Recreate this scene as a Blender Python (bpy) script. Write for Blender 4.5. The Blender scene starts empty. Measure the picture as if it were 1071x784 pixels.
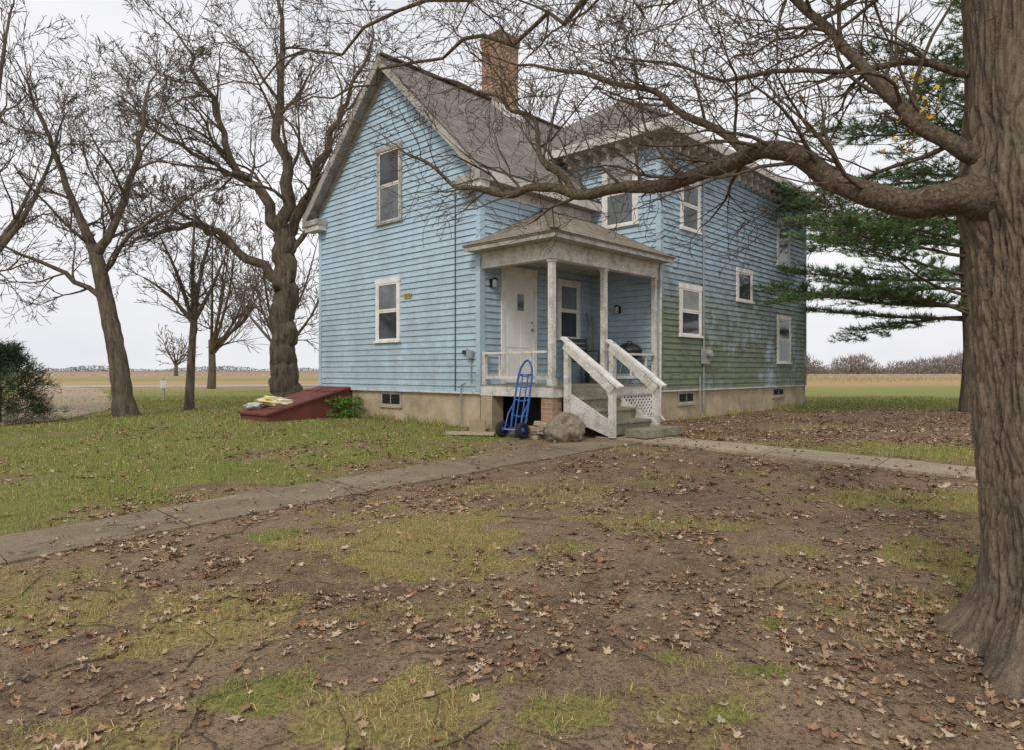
import bpy, bmesh, math, random
import numpy as np
from mathutils import Vector, Matrix, Quaternion, noise as mnoise
rng = random.Random(7)
nr = np.random.default_rng(11)
CAMZ = 1.58
scene = bpy.context.scene
col = scene.collection

# ------------------------------------------------------------------ materials
class NT:
    def __init__(s, name, rough=0.85, spec=0.3):
        s.m = bpy.data.materials.new(name); s.m.use_nodes = True
        s.t = s.m.node_tree; s.b = s.t.nodes['Principled BSDF']
        s.b.inputs['Roughness'].default_value = rough
        s.b.inputs['Specular IOR Level'].default_value = spec
        s.tc = s.n('ShaderNodeTexCoord')
    def n(s, typ, **kw):
        nd = s.t.nodes.new(typ)
        for k, v in kw.items(): setattr(nd, k, v)
        return nd
    def l(s, a, b): s.t.links.new(a, b)
    def vec(s, scale=(1,1,1), src=None):
        mp = s.n('ShaderNodeMapping'); mp.inputs['Scale'].default_value = scale
        s.l(src or s.tc.outputs['Object'], mp.inputs['Vector']); return mp.outputs[0]
    def noise(s, sc, det=4, rough=.6, vec=None, dist=0):
        nd = s.n('ShaderNodeTexNoise'); nd.inputs['Scale'].default_value = sc
        nd.inputs['Detail'].default_value = min(det,5); nd.inputs['Roughness'].default_value = rough
        nd.inputs['Distortion'].default_value = dist
        s.l(vec or s.tc.outputs['Object'], nd.inputs['Vector']); return nd.outputs['Fac']
    def ramp(s, f, stops):
        r = s.n('ShaderNodeValToRGB'); e = r.color_ramp.elements
        while len(e) < len(stops): e.new(.5)
        for i, (p, c) in enumerate(stops):
            e[i].position = p
            e[i].color = (c, c, c, 1) if isinstance(c, (int, float)) else (*c, 1)
        s.l(f, r.inputs[0]); return r.outputs[0]
    def mix(s, f, a, b, mode='MIX'):
        m = s.n('ShaderNodeMix', data_type='RGBA', blend_type=mode)
        for sock, v in ((m.inputs[0], f), (m.inputs[6], a), (m.inputs[7], b)):
            if isinstance(v, (int, float)): sock.default_value = v
            elif isinstance(v, tuple): sock.default_value = (*v, 1)
            else: s.l(v, sock)
        return m.outputs[2]
    def math(s, op, a, b=0.0, clamp=False):
        m = s.n('ShaderNodeMath', operation=op, use_clamp=clamp)
        for i, v in enumerate((a, b)):
            if isinstance(v, (int, float)): m.inputs[i].default_value = v
            else: s.l(v, m.inputs[i])
        return m.outputs[0]
    def attr(s, name): 
        a = s.n('ShaderNodeAttribute', attribute_name=name); return a
    def bump(s, h, st=.5, d=.01):
        b = s.n('ShaderNodeBump'); b.inputs['Strength'].default_value = st; b.inputs['Distance'].default_value = d
        s.l(h, b.inputs['Height']); s.l(b.outputs[0], s.b.inputs['Normal'])
    def out(s, c):
        if isinstance(c, tuple): s.b.inputs['Base Color'].default_value = (*c, 1)
        else: s.l(c, s.b.inputs['Base Color'])
        return s.m

def simple(name, c1, c2=None, sc=6, rough=.8, bump=.3, spec=.3, metal=0, bd=.004):
    m = NT(name, rough, spec)
    c2 = c2 or tuple(x*.65 for x in c1)
    f = m.noise(sc, 5, .65)
    cc = m.mix(m.ramp(f, [(.35, 0.), (.68, 1.)]), c2, c1)
    m.bump(m.noise(sc*6, 3), bump, bd)
    m.b.inputs['Metallic'].default_value = metal
    return m.out(cc)

def siding_mat(name, base, algae):
    m = NT(name, .7, .25)
    r = m.attr('rnd').outputs['Fac']
    c = m.mix(m.math('MULTIPLY', r, .34), base, tuple(x*.70 for x in base))
    st = m.noise(1.6, 5, .7, m.vec((1.2, 1.2, .35)))
    c = m.mix(m.ramp(st, [(.42, 0.), (.75, .45)]), c, (.26, .29, .31))
    fine = m.noise(9, 5, .7, m.vec((.5, .5, 3.2)))
    c = m.mix(m.ramp(fine, [(.54, 0.), (.68, .65)]), c, (.66, .70, .72))
    gr = m.noise(24, 4, .7, m.vec((.35, .35, 4)))
    c = m.mix(m.ramp(gr, [(.58, 0.), (.70, .6)]), c, (.17, .17, .155))
    sp = m.n('ShaderNodeSeparateXYZ'); m.l(m.tc.outputs['Object'], sp.inputs[0])
    z = sp.outputs['Z']
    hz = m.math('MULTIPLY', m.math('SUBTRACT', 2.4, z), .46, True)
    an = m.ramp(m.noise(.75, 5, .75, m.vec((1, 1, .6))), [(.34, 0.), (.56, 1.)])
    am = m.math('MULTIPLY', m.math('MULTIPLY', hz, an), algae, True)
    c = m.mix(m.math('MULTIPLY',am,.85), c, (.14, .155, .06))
    mi = m.noise(5.5, 5, .8, m.vec((.6, .6, 1.6)))
    c = m.mix(m.math('MULTIPLY', m.ramp(mi, [(.50, 0.), (.64, .75)]), min(1., algae*.6+.08)), c, (.085, .095, .080))
    m.bump(m.noise(40, 3, .6, m.vec((.3, .3, 3))), .35, .004)
    return m.out(c)

SID_A = siding_mat('siding_pale_blue', (.46, .62, .745), .3)
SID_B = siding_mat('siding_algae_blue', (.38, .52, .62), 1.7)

def trim_mat(name, base, dark, amt=.6):
    m = NT(name, .7, .3)
    f = m.noise(5, 5, .75, m.vec((1, 1, 1)))
    c = m.mix(m.ramp(f, [(.44, 0.), (.66, amt)]), base, dark)
    f2 = m.noise(40, 5, .7)
    c = m.mix(m.ramp(f2, [(.55, 0.), (.66, amt)]), c, tuple(x*.7 for x in dark))
    m.bump(f2, .3, .004)
    return m.out(c)
TRIM = trim_mat('trim_weathered_white', (.68, .66, .61), (.30, .27, .22), .75)
TRIMW = trim_mat('trim_white_paint', (.82, .81, .77), (.42, .39, .33), .5)
TRIMG = trim_mat('trim_peeling_grey', (.44, .42, .38), (.18, .155, .125), .85)
DOORM = simple('door_white_paint', (.82, .81, .77), (.72, .71, .67), 3, .45, .1)
CONC = simple('foundation_stucco', (.54, .44, .30), (.31, .25, .17), 2.2, .95, .6, bd=.01)
WOODG = trim_mat('weathered_step_wood', (.29, .275, .20), (.12, .13, .07), .85)
DARK = simple('dark_void_and_shade', (.02, .02, .02), (.012, .012, .012), 3, .9, .1)  # near-black stand-in for unlit openings and the shade under parts
BLACKM = simple('black_metal', (.03, .03, .032), (.015, .015, .015), 8, .45, .1, .5)
GREYM = simple('grey_metal', (.34, .35, .36), (.24, .25, .26), 8, .5, .1, .5)
BLUEM = simple('blue_enamel', (.025, .14, .46), (.015, .07, .28), 14, .35, .1, .5)
RUBBER = simple('rubber', (.03, .03, .03), (.02, .02, .02), 10, .8, .2)
RED = trim_mat('dark_red_paint', (.19, .055, .042), (.08, .04, .035), .7)
STONE = simple('boulder_stone', (.40, .33, .24), (.19, .16, .12), 7, .95, .9, .1, bd=.03)

def glass_mat(name, c, rough=.05):
    m = NT(name, rough, .6)
    f = m.noise(1.7, 4, .6)
    m.l(m.ramp(m.noise(5,3), [(0., .03), (1., .12)]), m.b.inputs['Roughness'])
    return m.out(m.mix(m.ramp(f, [(.35, 0.), (.7, 1.)]), c, tuple(x*1.7+.01 for x in c)))
GLASS = glass_mat('window_glass', (.030, .035, .038))
SHADE = glass_mat('window_shade_behind_glass', (.25, .26, .255))
CURT = glass_mat('window_curtain_behind_glass', (.13, .145, .155))

def shingle(name, c1, c2, moss, mossamt):
    m = NT(name, .95, .15)
    uv = m.tc.outputs['UV']
    b = m.n('ShaderNodeTexBrick'); m.l(uv, b.inputs['Vector'])
    b.inputs['Color1'].default_value = (*c1, 1); b.inputs['Color2'].default_value = (*c2, 1)
    b.inputs['Mortar'].default_value = (*tuple(x*.35 for x in c2), 1)
    b.inputs['Scale'].default_value = 1; b.inputs['Mortar Size'].default_value = .008
    b.inputs['Mortar Smooth'].default_value = .3; b.inputs['Bias'].default_value = 0
    b.inputs['Brick Width'].default_value = .26; b.inputs['Row Height'].default_value = .13
    f = m.noise(1.3, 5, .7)
    c = m.mix(m.ramp(f, [(.36, 0.), (.66, mossamt)]), b.outputs['Color'], moss)
    f2 = m.noise(14, 5, .8)
    c = m.mix(m.ramp(f2, [(.4, 0.), (.75, .55)]), c, tuple(x*1.6 for x in c1))
    m.bump(m.math('SUBTRACT', m.math('MULTIPLY', f2, .4), b.outputs['Fac']), .7, .012)
    return m.out(c)
SHG = shingle('roof_shingles', (.27, .25, .235), (.13, .12, .112), (.115, .095, .075), .75)
SHP = shingle('porch_shingles', (.32, .275, .235), (.12, .10, .08), (.12, .095, .045), .85)

def brick_mat():
    m = NT('chimney_brick', .9, .2)
    b = m.n('ShaderNodeTexBrick'); m.l(m.tc.outputs['UV'], b.inputs['Vector'])
    b.inputs['Color1'].default_value = (.50, .30, .18, 1); b.inputs['Color2'].default_value = (.31, .16, .095, 1)
    b.inputs['Mortar'].default_value = (.44, .37, .28, 1)
    b.inputs['Scale'].default_value = 1; b.inputs['Mortar Size'].default_value = .009
    b.inputs['Brick Width'].default_value = .21; b.inputs['Row Height'].default_value = .072
    f = m.noise(3, 5, .7)
    c = m.mix(m.ramp(f, [(.42, 0.), (.68, .75)]), b.outputs['Color'], (.20, .155, .12))
    sp = m.n('ShaderNodeSeparateXYZ'); m.l(m.tc.outputs['Object'], sp.inputs[0])
    c = m.mix(m.ramp(m.math('SUBTRACT', sp.outputs['Z'], 7.0), [(.45, 0.), (.95, .6)]), c, (.11, .09, .07))
    m.bump(m.math('SUBTRACT', 1, b.outputs['Fac']), .6, .01)
    return m.out(c)
BRICK = brick_mat()

def bark_mat(name, c1, c2, vs=(14,14,2.6), near=False, st=.9, bd=.02):
    m = NT(name, .95, .12)
    if near:
        cav = m.attr('cav').outputs['Fac']
        fine = m.noise(1, 5, .8, m.vec((70, 70, 22)), .9)
        hh = m.math('ADD', m.math('MULTIPLY', cav, .60), m.math('MULTIPLY', m.ramp(fine, [(.32, 0.), (.68, 1.)]), .40))
        c = m.mix(m.ramp(hh, [(.10, 0.), (.85, 1.)]), c2, c1)
        c = m.mix(m.ramp(m.noise(110, 4, .75), [(.5, 0.), (.70, .55)]), c, (.40, .34, .26))
        h = fine
    else:
        f = m.noise(1, 5, .75, m.vec(vs), .6)
        h = m.ramp(f, [(.34, 0.), (.64, 1.)])
        c = m.mix(h, c2, c1)
    g = m.noise(2.2, 4, .6)
    c = m.mix(m.ramp(g, [(.5, 0.), (.72, .35)]), c, (.17, .165, .10))
    m.bump(h, st, bd)
    return m.out(c)
BARKN = bark_mat('bark_near', (.28, .22, .155), (.045, .034, .024), near=True, st=1.0, bd=.012)
BARKT = bark_mat('bark_branch', (.25, .19, .135), (.055, .041, .03), (46,46,46), st=.9, bd=.008)
BARKF = bark_mat('bark_far', (.21, .165, .125), (.060, .046, .035), (9,9,2.2), st=.9)

def attr_mat(name, rough=.85, spec=.15):
    m = NT(name, rough, spec)
    a = m.attr('col')
    c = m.mix(m.ramp(m.noise(60, 2), [(.3, .0), (.7, .3)]), a.outputs['Color'], (.05, .04, .03))
    return m.out(c)
LEAFM = attr_mat('dead_leaf', .7, .25)
def plain_attr(name, rough=.8, spec=.15):
    m = NT(name, rough, spec); return m.out(m.attr('col').outputs['Color'])
GRASSM = plain_attr('grass_blade')
NEEDLE = plain_attr('needles', .7, .2)

# ------------------------------------------------------------------ mesh builder
class MB:
    def __init__(s): s.v=[]; s.f=[]; s.mi=[]; s.mats=[]; s.uv=[]; s.rnd=[]; s.useuv=False
    def mid(s, m):
        if m not in s.mats: s.mats.append(m)
        return s.mats.index(m)
    def poly(s, pts, m, uv=None, rnd=0.):
        i=len(s.v); s.v += [tuple(p) for p in pts]; s.f.append(tuple(range(i,i+len(pts))))
        s.mi.append(s.mid(m)); s.uv.append(uv); s.rnd += [rnd]*len(pts)
        if uv: s.useuv=True
    def hexa(s, c, m, rnd=0., uvscale=False):
        q=[(0,3,2,1),(4,5,6,7),(0,1,5,4),(1,2,6,5),(2,3,7,6),(3,0,4,7)]
        for f in q:
            pts=[Vector(c[k]) for k in f]
            uv=None
            if uvscale:
                e=(pts[1]-pts[0]).length; h=(pts[3]-pts[0]).length
                o=0 if f[0] in(0,2) else .1
                uv=[(o,0),(o+e,0),(o+e,h),(o,h)]
            s.poly(pts,m,uv,rnd)
    def box(s,x0,x1,y0,y1,z0,z1,m,W=None,rnd=0.,uvscale=False):
        c=[(x0,y0,z0),(x1,y0,z0),(x1,y1,z0),(x0,y1,z0),(x0,y0,z1),(x1,y0,z1),(x1,y1,z1),(x0,y1,z1)]
        if W: c=[W(*p) for p in c]
        s.hexa(c,m,rnd,uvscale)
    def beam(s,a,b,w,h,m,up=(0,0,1)):
        a=Vector(a); b=Vector(b); d=(b-a).normalized(); sd=d.cross(Vector(up)).normalized(); u=sd.cross(d)
        c=[]
        for uu in (-h/2,h/2):
            for p,ss in ((a,-w/2),(b,-w/2),(b,w/2),(a,w/2)): c.append(p+sd*ss+u*uu)
        s.hexa(c,m)
    def tube(s,pts,rad,n,m,lump=0.):
        pts=[Vector(p) for p in pts]
        if isinstance(rad,(int,float)): rad=[rad]*len(pts)
        base=len(s.v); nrm=None
        for i,p in enumerate(pts):
            d=(pts[min(i+1,len(pts)-1)]-pts[max(i-1,0)]).normalized()
            if nrm is None:
                nrm=d.orthogonal().normalized()
            else:
                nrm=(nrm-d*nrm.dot(d)).normalized()
            b=d.cross(nrm)
            for k in range(n):
                a=2*math.pi*k/n
                o=(nrm*math.cos(a)+b*math.sin(a)); rr=rad[i]
                if lump:
                    q=p+o*rr; rr*=1+lump*(mnoise.noise(q*9)+.8*abs(mnoise.noise(q*26)))
                s.v.append(tuple(p+o*rr)); s.rnd.append(0.)
        mi=s.mid(m)
        for i in range(len(pts)-1):
            for k in range(n):
                k2=(k+1)%n
                s.f.append((base+i*n+k,base+i*n+k2,base+(i+1)*n+k2,base+(i+1)*n+k)); s.mi.append(mi); s.uv.append(None)
        if n>4:
            s.f.append(tuple(base+k for k in range(n))[::-1]); s.mi.append(mi); s.uv.append(None)
            e=base+(len(pts)-1)*n
            s.f.append(tuple(e+k for k in range(n))); s.mi.append(mi); s.uv.append(None)
    def lathe(s,prof,c,n,m,axis='z'):
        base=len(s.v)
        for r,z in prof:
            for k in range(n):
                a=2*math.pi*k/n
                if axis=='z': p=(c[0]+r*math.cos(a),c[1]+r*math.sin(a),c[2]+z)
                else: p=(c[0]+z,c[1]+r*math.cos(a),c[2]+r*math.sin(a))
                s.v.append(p); s.rnd.append(0.)
        mi=s.mid(m)
        for i in range(len(prof)-1):
            for k in range(n):
                k2=(k+1)%n
                s.f.append((base+i*n+k,base+i*n+k2,base+(i+1)*n+k2,base+(i+1)*n+k)); s.mi.append(mi); s.uv.append(None)
    def build(s,name,parent=None,smooth=False,bevel=0,recalc=True):
        me=bpy.data.meshes.new(name); me.from_pydata(s.v,[],s.f)
        for m in s.mats: me.materials.append(m)
        me.polygons.foreach_set('material_index',s.mi)
        a=me.attributes.new('rnd','FLOAT','POINT'); a.data.foreach_set('value',s.rnd)
        if s.useuv:
            ul=me.uv_layers.new(name='UVMap'); buf=[]
            for f,u in zip(s.f,s.uv):
                if u: 
                    for q in u: buf += [q[0],q[1]]
                else: buf += [0,0]*len(f)
            ul.data.foreach_set('uv',buf)
        if smooth: me.polygons.foreach_set('use_smooth',[True]*len(s.f))
        me.update()
        if recalc:
            bm=bmesh.new(); bm.from_mesh(me); bmesh.ops.recalc_face_normals(bm,faces=bm.faces); bm.to_mesh(me); bm.free()
        ob=bpy.data.objects.new(name,me); col.objects.link(ob)
        if parent: ob.parent=parent
        if bevel:
            md=ob.modifiers.new('bevel','BEVEL'); md.width=bevel; md.segments=2; md.limit_method='ANGLE'
        return ob

def empty(name,loc=(0,0,0),rz=0,parent=None):
    e=bpy.data.objects.new(name,None); col.objects.link(e); e.location=loc; e.rotation_euler=(0,0,rz)
    e.empty_display_size=.3
    if parent: e.parent=parent
    return e

# ------------------------------------------------------------------ numpy noise
def h2(ix,iy,s):
    v=np.sin(ix*127.1+iy*311.7+s*74.7)*43758.5453
    return v-np.floor(v)
def vn(x,y,s=0):
    ix=np.floor(x); iy=np.floor(y); fx=x-ix; fy=y-iy
    fx=fx*fx*(3-2*fx); fy=fy*fy*(3-2*fy)
    a=h2(ix,iy,s); b=h2(ix+1,iy,s); c=h2(ix,iy+1,s); d=h2(ix+1,iy+1,s)
    return (a*(1-fx)+b*fx)*(1-fy)+(c*(1-fx)+d*fx)*fy
def fbm(x,y,s=0,o=4):
    t=0; a=.5; n=0
    for i in range(o):
        t=t+a*vn(x*2**i,y*2**i,s+i*3.1); n+=a; a*=.5
    return t/n
def sst(e0,e1,x):
    t=np.clip((x-e0)/(e1-e0),0,1); return t*t*(3-2*t)

# ------------------------------------------------------------------ terrain
def base_h(x,y):
    yy=np.clip(y,-6,40)
    k=.8
    a=.055*yy; b=.61
    m=-np.log(np.exp(-k*a*12)+np.exp(-k*b*12))/(k*12)
    return m
def gh(x,y):
    x=np.asarray(x,float); y=np.asarray(y,float)
    r=base_h(x,y)
    amp=1-sst(25,60,y)
    r=r+amp*(.035*(fbm(x*.7,y*.7,5,3)-.5)+.018*(fbm(x*5,y*5,9,3)-.5))
    return r
PL=[(-9.0,-.35),(-5.8,2.9),(-3.8,4.95),(-2.25,6.6),(-.42,8.4),(1.2,9.95),(2.0,10.6)]
PR=[(1.55,10.9),(2.6,10.05),(3.9,8.95),(5.4,7.65),(7.3,5.9),(9.5,3.9)]
def polydist(x,y,P):
    d=np.full(np.shape(x),1e9)
    for (x0,y0),(x1,y1) in zip(P[:-1],P[1:]):
        dx,dy=x1-x0,y1-y0; t=np.clip(((x-x0)*dx+(y-y0)*dy)/(dx*dx+dy*dy),0,1)
        d=np.minimum(d,np.hypot(x-x0-t*dx,y-y0-t*dy))
    return d
ELL=[(-.7,5.3,.85,1.0,.85,.28),(-1.7,3.75,.6,.55,.8,.2),(-2.7,3.8,.7,.5,.6,.2),(-1.1,3.0,.32,.25,.8,.6),(-.5,2.83,.5,.28,.85,.3),
(.21,2.75,.28,.22,.85,.5),(.9,2.8,.12,.08,.95,.6),(1.2,3.17,.22,.08,.8,.85),(1.44,3.69,.1,.08,.8,.9),(.39,5.0,.22,.15,.8,.45),(1.0,5.7,.5,.3,.55,.35),
(1.55,5.6,.5,.22,.6,.4),(2.1,5.0,.35,.2,.65,.4),(3.1,4.6,.4,.7,.75,.4),(3.9,6.5,1.1,.5,.7,.4),(5.4,9.4,1.5,.75,1.,.6),(-3.2,4.3,.7,.4,.5,.3),
(-1.9,5.3,.3,.2,.7,.7),(.2,7.0,.7,.35,.45,.35),(-1.6,2.6,.5,.2,.55,.25),(2.6,7.6,.9,.3,.4,.4),(.75,3.3,.1,.05,.8,.6),(-.3,4.1,.35,.14,.4,.4),(-3.0,3.1,.6,.3,.6,.25)]
def masks(x,y):
    x=np.asarray(x,float); y=np.asarray(y,float)
    n1=fbm(x*1.3,y*1.3,1,4); n2=fbm(x*4.5,y*4.5,2,3)
    g=np.full(x.shape,.0); gr=np.full(x.shape,.3)
    for cx,cy,rx,ry,a,q in ELL:
        d=np.sqrt(((x-cx)/(rx*1.15))**2+((y-cy)/(ry*1.15))**2)+(n2-.5)*1.5+(n1-.5)*.7
        e=a*(1-sst(.45,1.2,d)); gr=np.where(e>g,q,gr); g=np.maximum(g,e)
    g=np.maximum(g,.45*sst(.57,.75,n1))
    sd=(x-1.62)*-.714+(y-9.94)*.70
    lawn=sst(.3,.6,sd)*(.30+.70*sst(.2,2.6,sd+(n1-.5)*2.))*(1-.75*sst(-1.,1.,x+(y-8)*.1)*(1-sst(16,18,y)))
    lawn=lawn*(.40+.80*sst(.30,.55,fbm(x*.9,y*1.6,21,4)))
    lawn=np.clip(lawn,0,1)
    gr=np.where(lawn>g,.75+.3*(n1-.5),gr); g=np.maximum(g,lawn)
    right=sst(3,4,x)*sst(16.5,18.5,y+(n1-.5)*3)
    gr=np.where(right>g,.85,gr); g=np.maximum(g,right)
    far=sst(19,22,y); gr=np.where(far>g,.85,gr); g=np.maximum(g,far)
    pd=np.minimum(polydist(x,y,PL),polydist(x,y,PR))
    return np.clip(g,0,1),np.clip(gr,0,1),pd

def lines(pts):
    out=[]
    for a,b,st in pts:
        out+=list(np.arange(a,b,st))
    return out
xs=[-3000,-1800,-1000,-600,-350,-200,-120,-80]+lines([(-60,-20,4),(-20,-10,.5),(-10,-4,.14),(-4,4.2,.055),(4.2,10,.14),(10,20,.5),(20,62,4)])+[80,120,200,350,600,1000,1800,3000]
ys=[-60,-30,-12,-6,-3,-1]+lines([(0,1.8,.3),(1.8,8,.055),(8,14,.12),(14,24,.35),(24,44,1.5),(44,100,7)])+[120,160,220,320,500,800,1300,2200,3500]
XX,YY=np.meshgrid(np.array(xs,float),np.array(ys,float))
nx,ny=len(xs),len(ys)
G,GRN,PD=masks(XX,YY)
ZZ=gh(XX,YY)
ZZ=ZZ-.02*(1-sst(.36,.46,PD))
V=np.stack([XX.ravel(),YY.ravel(),ZZ.ravel()],1)
idx=np.arange(nx*ny).reshape(ny,nx)
F=np.stack([idx[:-1,:-1].ravel(),idx[:-1,1:].ravel(),idx[1:,1:].ravel(),idx[1:,:-1].ravel()],1)
def npmesh(name,V,F,mat,attrs={},smooth=False,colr=None,parent=None):
    me=bpy.data.meshes.new(name); k=F.shape[1]
    me.vertices.add(len(V)); me.vertices.foreach_set('co',V.astype(np.float32).ravel())
    me.loops.add(F.size); me.loops.foreach_set('vertex_index',F.astype(np.int32).ravel())
    me.polygons.add(len(F)); me.polygons.foreach_set('loop_start',np.arange(0,F.size,k,dtype=np.int32))
    try: me.polygons.foreach_set('loop_total',np.full(len(F),k,dtype=np.int32))
    except Exception: pass
    if smooth: me.polygons.foreach_set('use_smooth',np.ones(len(F),bool))
    me.update(calc_edges=True); me.validate()
    for n,a in attrs.items():
        at=me.attributes.new(n,'FLOAT','POINT'); at.data.foreach_set('value',a.astype(np.float32).ravel())
    if colr is not None:
        at=me.attributes.new('col','FLOAT_COLOR','POINT')
        c4=np.concatenate([colr,np.ones((len(colr),1))],1); at.data.foreach_set('color',c4.astype(np.float32).ravel())
    me.materials.append(mat)
    ob=bpy.data.objects.new(name,me); col.objects.link(ob)
    if parent: ob.parent=parent
    return ob

def ground_mat():
    m=NT('ground_soil_grass',.95,.1)
    g=m.attr('grass').outputs['Fac']; gr=m.attr('green').outputs['Fac']
    nA=m.noise(1.1,4,.7); nB=m.noise(7,5,.75); nC=m.noise(45,5,.75); nD=m.noise(150,2,.7)
    d=m.mix(m.ramp(nA,[(.38,0.),(.60,1.)]),(.120,.076,.047),(.250,.172,.110))
    d=m.mix(m.ramp(nB,[(.42,0.),(.64,.65)]),d,(.33,.24,.16))
    d=m.mix(m.ramp(nC,[(.38,.8),(.52,0.)]),d,(.045,.029,.019))
    d=m.mix(m.ramp(nD,[(.55,0.),(.68,.75)]),d,(.47,.36,.25))
    straw=m.mix(m.ramp(nC,[(.35,0.),(.66,1.)]),(.15,.11,.045),(.44,.34,.15))
    green=m.mix(m.ramp(nC,[(.35,0.),(.66,1.)]),(.065,.085,.018),(.24,.275,.07))
    gg=m.mix(m.math('ADD',gr,m.math('MULTIPLY',m.math('SUBTRACT',nB,.5),1.2),True),straw,green)
    t=m.math('ADD',g,m.math('ADD',m.math('MULTIPLY',m.math('SUBTRACT',nB,.5),1.1),m.math('MULTIPLY',m.math('SUBTRACT',nC,.5),.9)))
    fac=m.ramp(t,[(.30,0.),(.66,1.)])
    near=m.mix(fac,d,gg)
    geo=m.n('ShaderNodeNewGeometry'); sp=m.n('ShaderNodeSeparateXYZ'); m.l(geo.outputs['Position'],sp.inputs[0])
    big=m.noise(.035,4,.6)
    yj=m.math('ADD',sp.outputs['Y'],m.math('MULTIPLY',m.math('SUBTRACT',big,.5),30))
    yj=m.math('ADD',yj,m.math('MULTIPLY',sp.outputs['X'],-.12))
    fr=m.ramp(m.math('DIVIDE',yj,400),[(0.,(.20,.24,.06)),(.085,(.20,.24,.07)),(.11,(.42,.27,.13)),(.17,(.44,.31,.17)),(.2,(.26,.25,.10)),(.26,(.33,.26,.13)),(.34,(.38,.28,.18)),(1.,(.29,.235,.18))])
    fr=m.mix(m.ramp(m.noise(.6,5,.7),[(.3,0.),(.7,.5)]),fr,(.30,.24,.11))
    ff=m.ramp(m.math('DIVIDE',sp.outputs['Y'],60),[(.36,0.),(.5,1.)])
    c=m.mix(ff,near,fr)
    h=m.math('ADD',m.math('MULTIPLY',nB,.6),m.math('MULTIPLY',nC,.4))
    m.bump(h,.9,.035)
    return m.out(c)
ground=npmesh('ground',V,F,ground_mat(),{'grass':G.ravel(),'green':GRN.ravel()},smooth=True)

# ------------------------------------------------------------------ concrete walks
def walk_mat(name,c1,c2,soil):
    m=NT(name,.92,.2)
    f=m.noise(2.5,5,.7); f2=m.noise(40,5,.75); f3=m.noise(1.2,5,.75)
    c=m.mix(m.ramp(f,[(.35,0.),(.65,1.)]),c2,c1)
    c=m.mix(m.ramp(f2,[(.38,.6),(.54,0.)]),c,(.11,.085,.06))
    c=m.mix(m.ramp(f3,[(.42,0.),(.66,soil)]),c,(.21,.155,.10))
    c=m.mix(m.math('MULTIPLY',m.attr('rnd').outputs['Fac'],.3),c,(.16,.13,.09))
    m.bump(f2,.6,.012)
    return m.out(c)
WK1=walk_mat('walk_concrete_old',(.34,.275,.19),(.21,.168,.115),.75)
WK2=walk_mat('walk_concrete_pale',(.62,.51,.365),(.44,.355,.25),.3)
def resample(P,st):
    P=[Vector((a,b,0)) for a,b in P]; out=[]
    for a,b in zip(P[:-1],P[1:]):
        n=max(1,int((b-a).length/st))
        for i in range(n): out.append(a.lerp(b,i/n))
    out.append(P[-1]); return out
def walk(name,P,w,slab,mat,lift):
    pts=resample(P,.1); mb=MB(); acc=0; j=rng.random(); zoff=0; last=0
    for i in range(len(pts)-1):
        a,b=pts[i],pts[i+1]; d=(b-a).normalized(); s=Vector((-d.y,d.x,0))
        acc+=(b-a).length
        gap=False
        if acc-last>slab: last=acc; j=rng.random(); zoff=rng.uniform(-.005,.005); gap=True
        bb=a.lerp(b,.90) if gap else b
        nn=6
        def P3(p,t):
            q=p+s*(t*w/2+.03*mnoise.noise(Vector((p.x*5,p.y*5,t*7)))*abs(t)+.012*mnoise.noise(Vector((p.x*21,p.y*21,t*7)))*abs(t))
            z=float(base_h(q.x,q.y))+.035*(float(fbm(np.array(q.x*.7),np.array(q.y*.7),5,3))-.5)
            return Vector((q.x,q.y,z+lift+zoff))
        for k in range(nn):
            t0=-1+2*k/nn; t1=-1+2*(k+1)/nn
            mb.poly([P3(a,t0),P3(bb,t0),P3(bb,t1),P3(a,t1)],mat,rnd=j)
        for t in (-1,1):
            p0,p1=P3(a,t),P3(bb,t)
            mb.poly([p0,p1,p1-Vector((0,0,.1)),p0-Vector((0,0,.1))],mat,rnd=j)
    return mb.build(name,recalc=False)
walk('concrete_path',PL[:-1]+[(1.75,10.45)],.78,1.7,WK1,.010)
walk('concrete_path',PR,.74,1.25,WK2,.022)

def ribbon(name,P,w,mat,lift,jit=.15):
    pts=resample(P,.8); v=[];f=[]
    n=8
    for i,p in enumerate(pts):
        d=(pts[min(i+1,len(pts)-1)]-pts[max(i-1,0)]).normalized(); s=Vector((-d.y,d.x,0))
        ww=w*(1+jit*mnoise.noise(p*.5))
        for k in range(n+1):
            q=p+s*ww*(k/n-.5); v.append((q.x,q.y,float(gh(q.x,q.y))+lift-(.02 if k in(0,n) else 0)))
    for i in range(len(pts)-1):
        for k in range(n):
            a=i*(n+1)+k; f.append((a,a+1,a+n+2,a+n+1))
    return npmesh(name,np.array(v),np.array(f),mat,smooth=True)
GRAV=simple('gravel',(.44,.35,.25),(.28,.215,.15),3,.95,.6,bd=.02)
ASPH=simple('road_surface',(.42,.44,.46),(.31,.32,.33),1,.9,.4)
ribbon('gravel_driveway',[(-13.5,7),(-11.4,11),(-10.9,14),(-12.4,18),(-16.8,25),(-24,36),(-30,43)],3.2,GRAV,.03)
ribbon('road',[(-120,52),(-60,45),(-32,43.5),(-20,45),(-9,50),(10,57)],4.5,ASPH,.035,.02)

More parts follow.
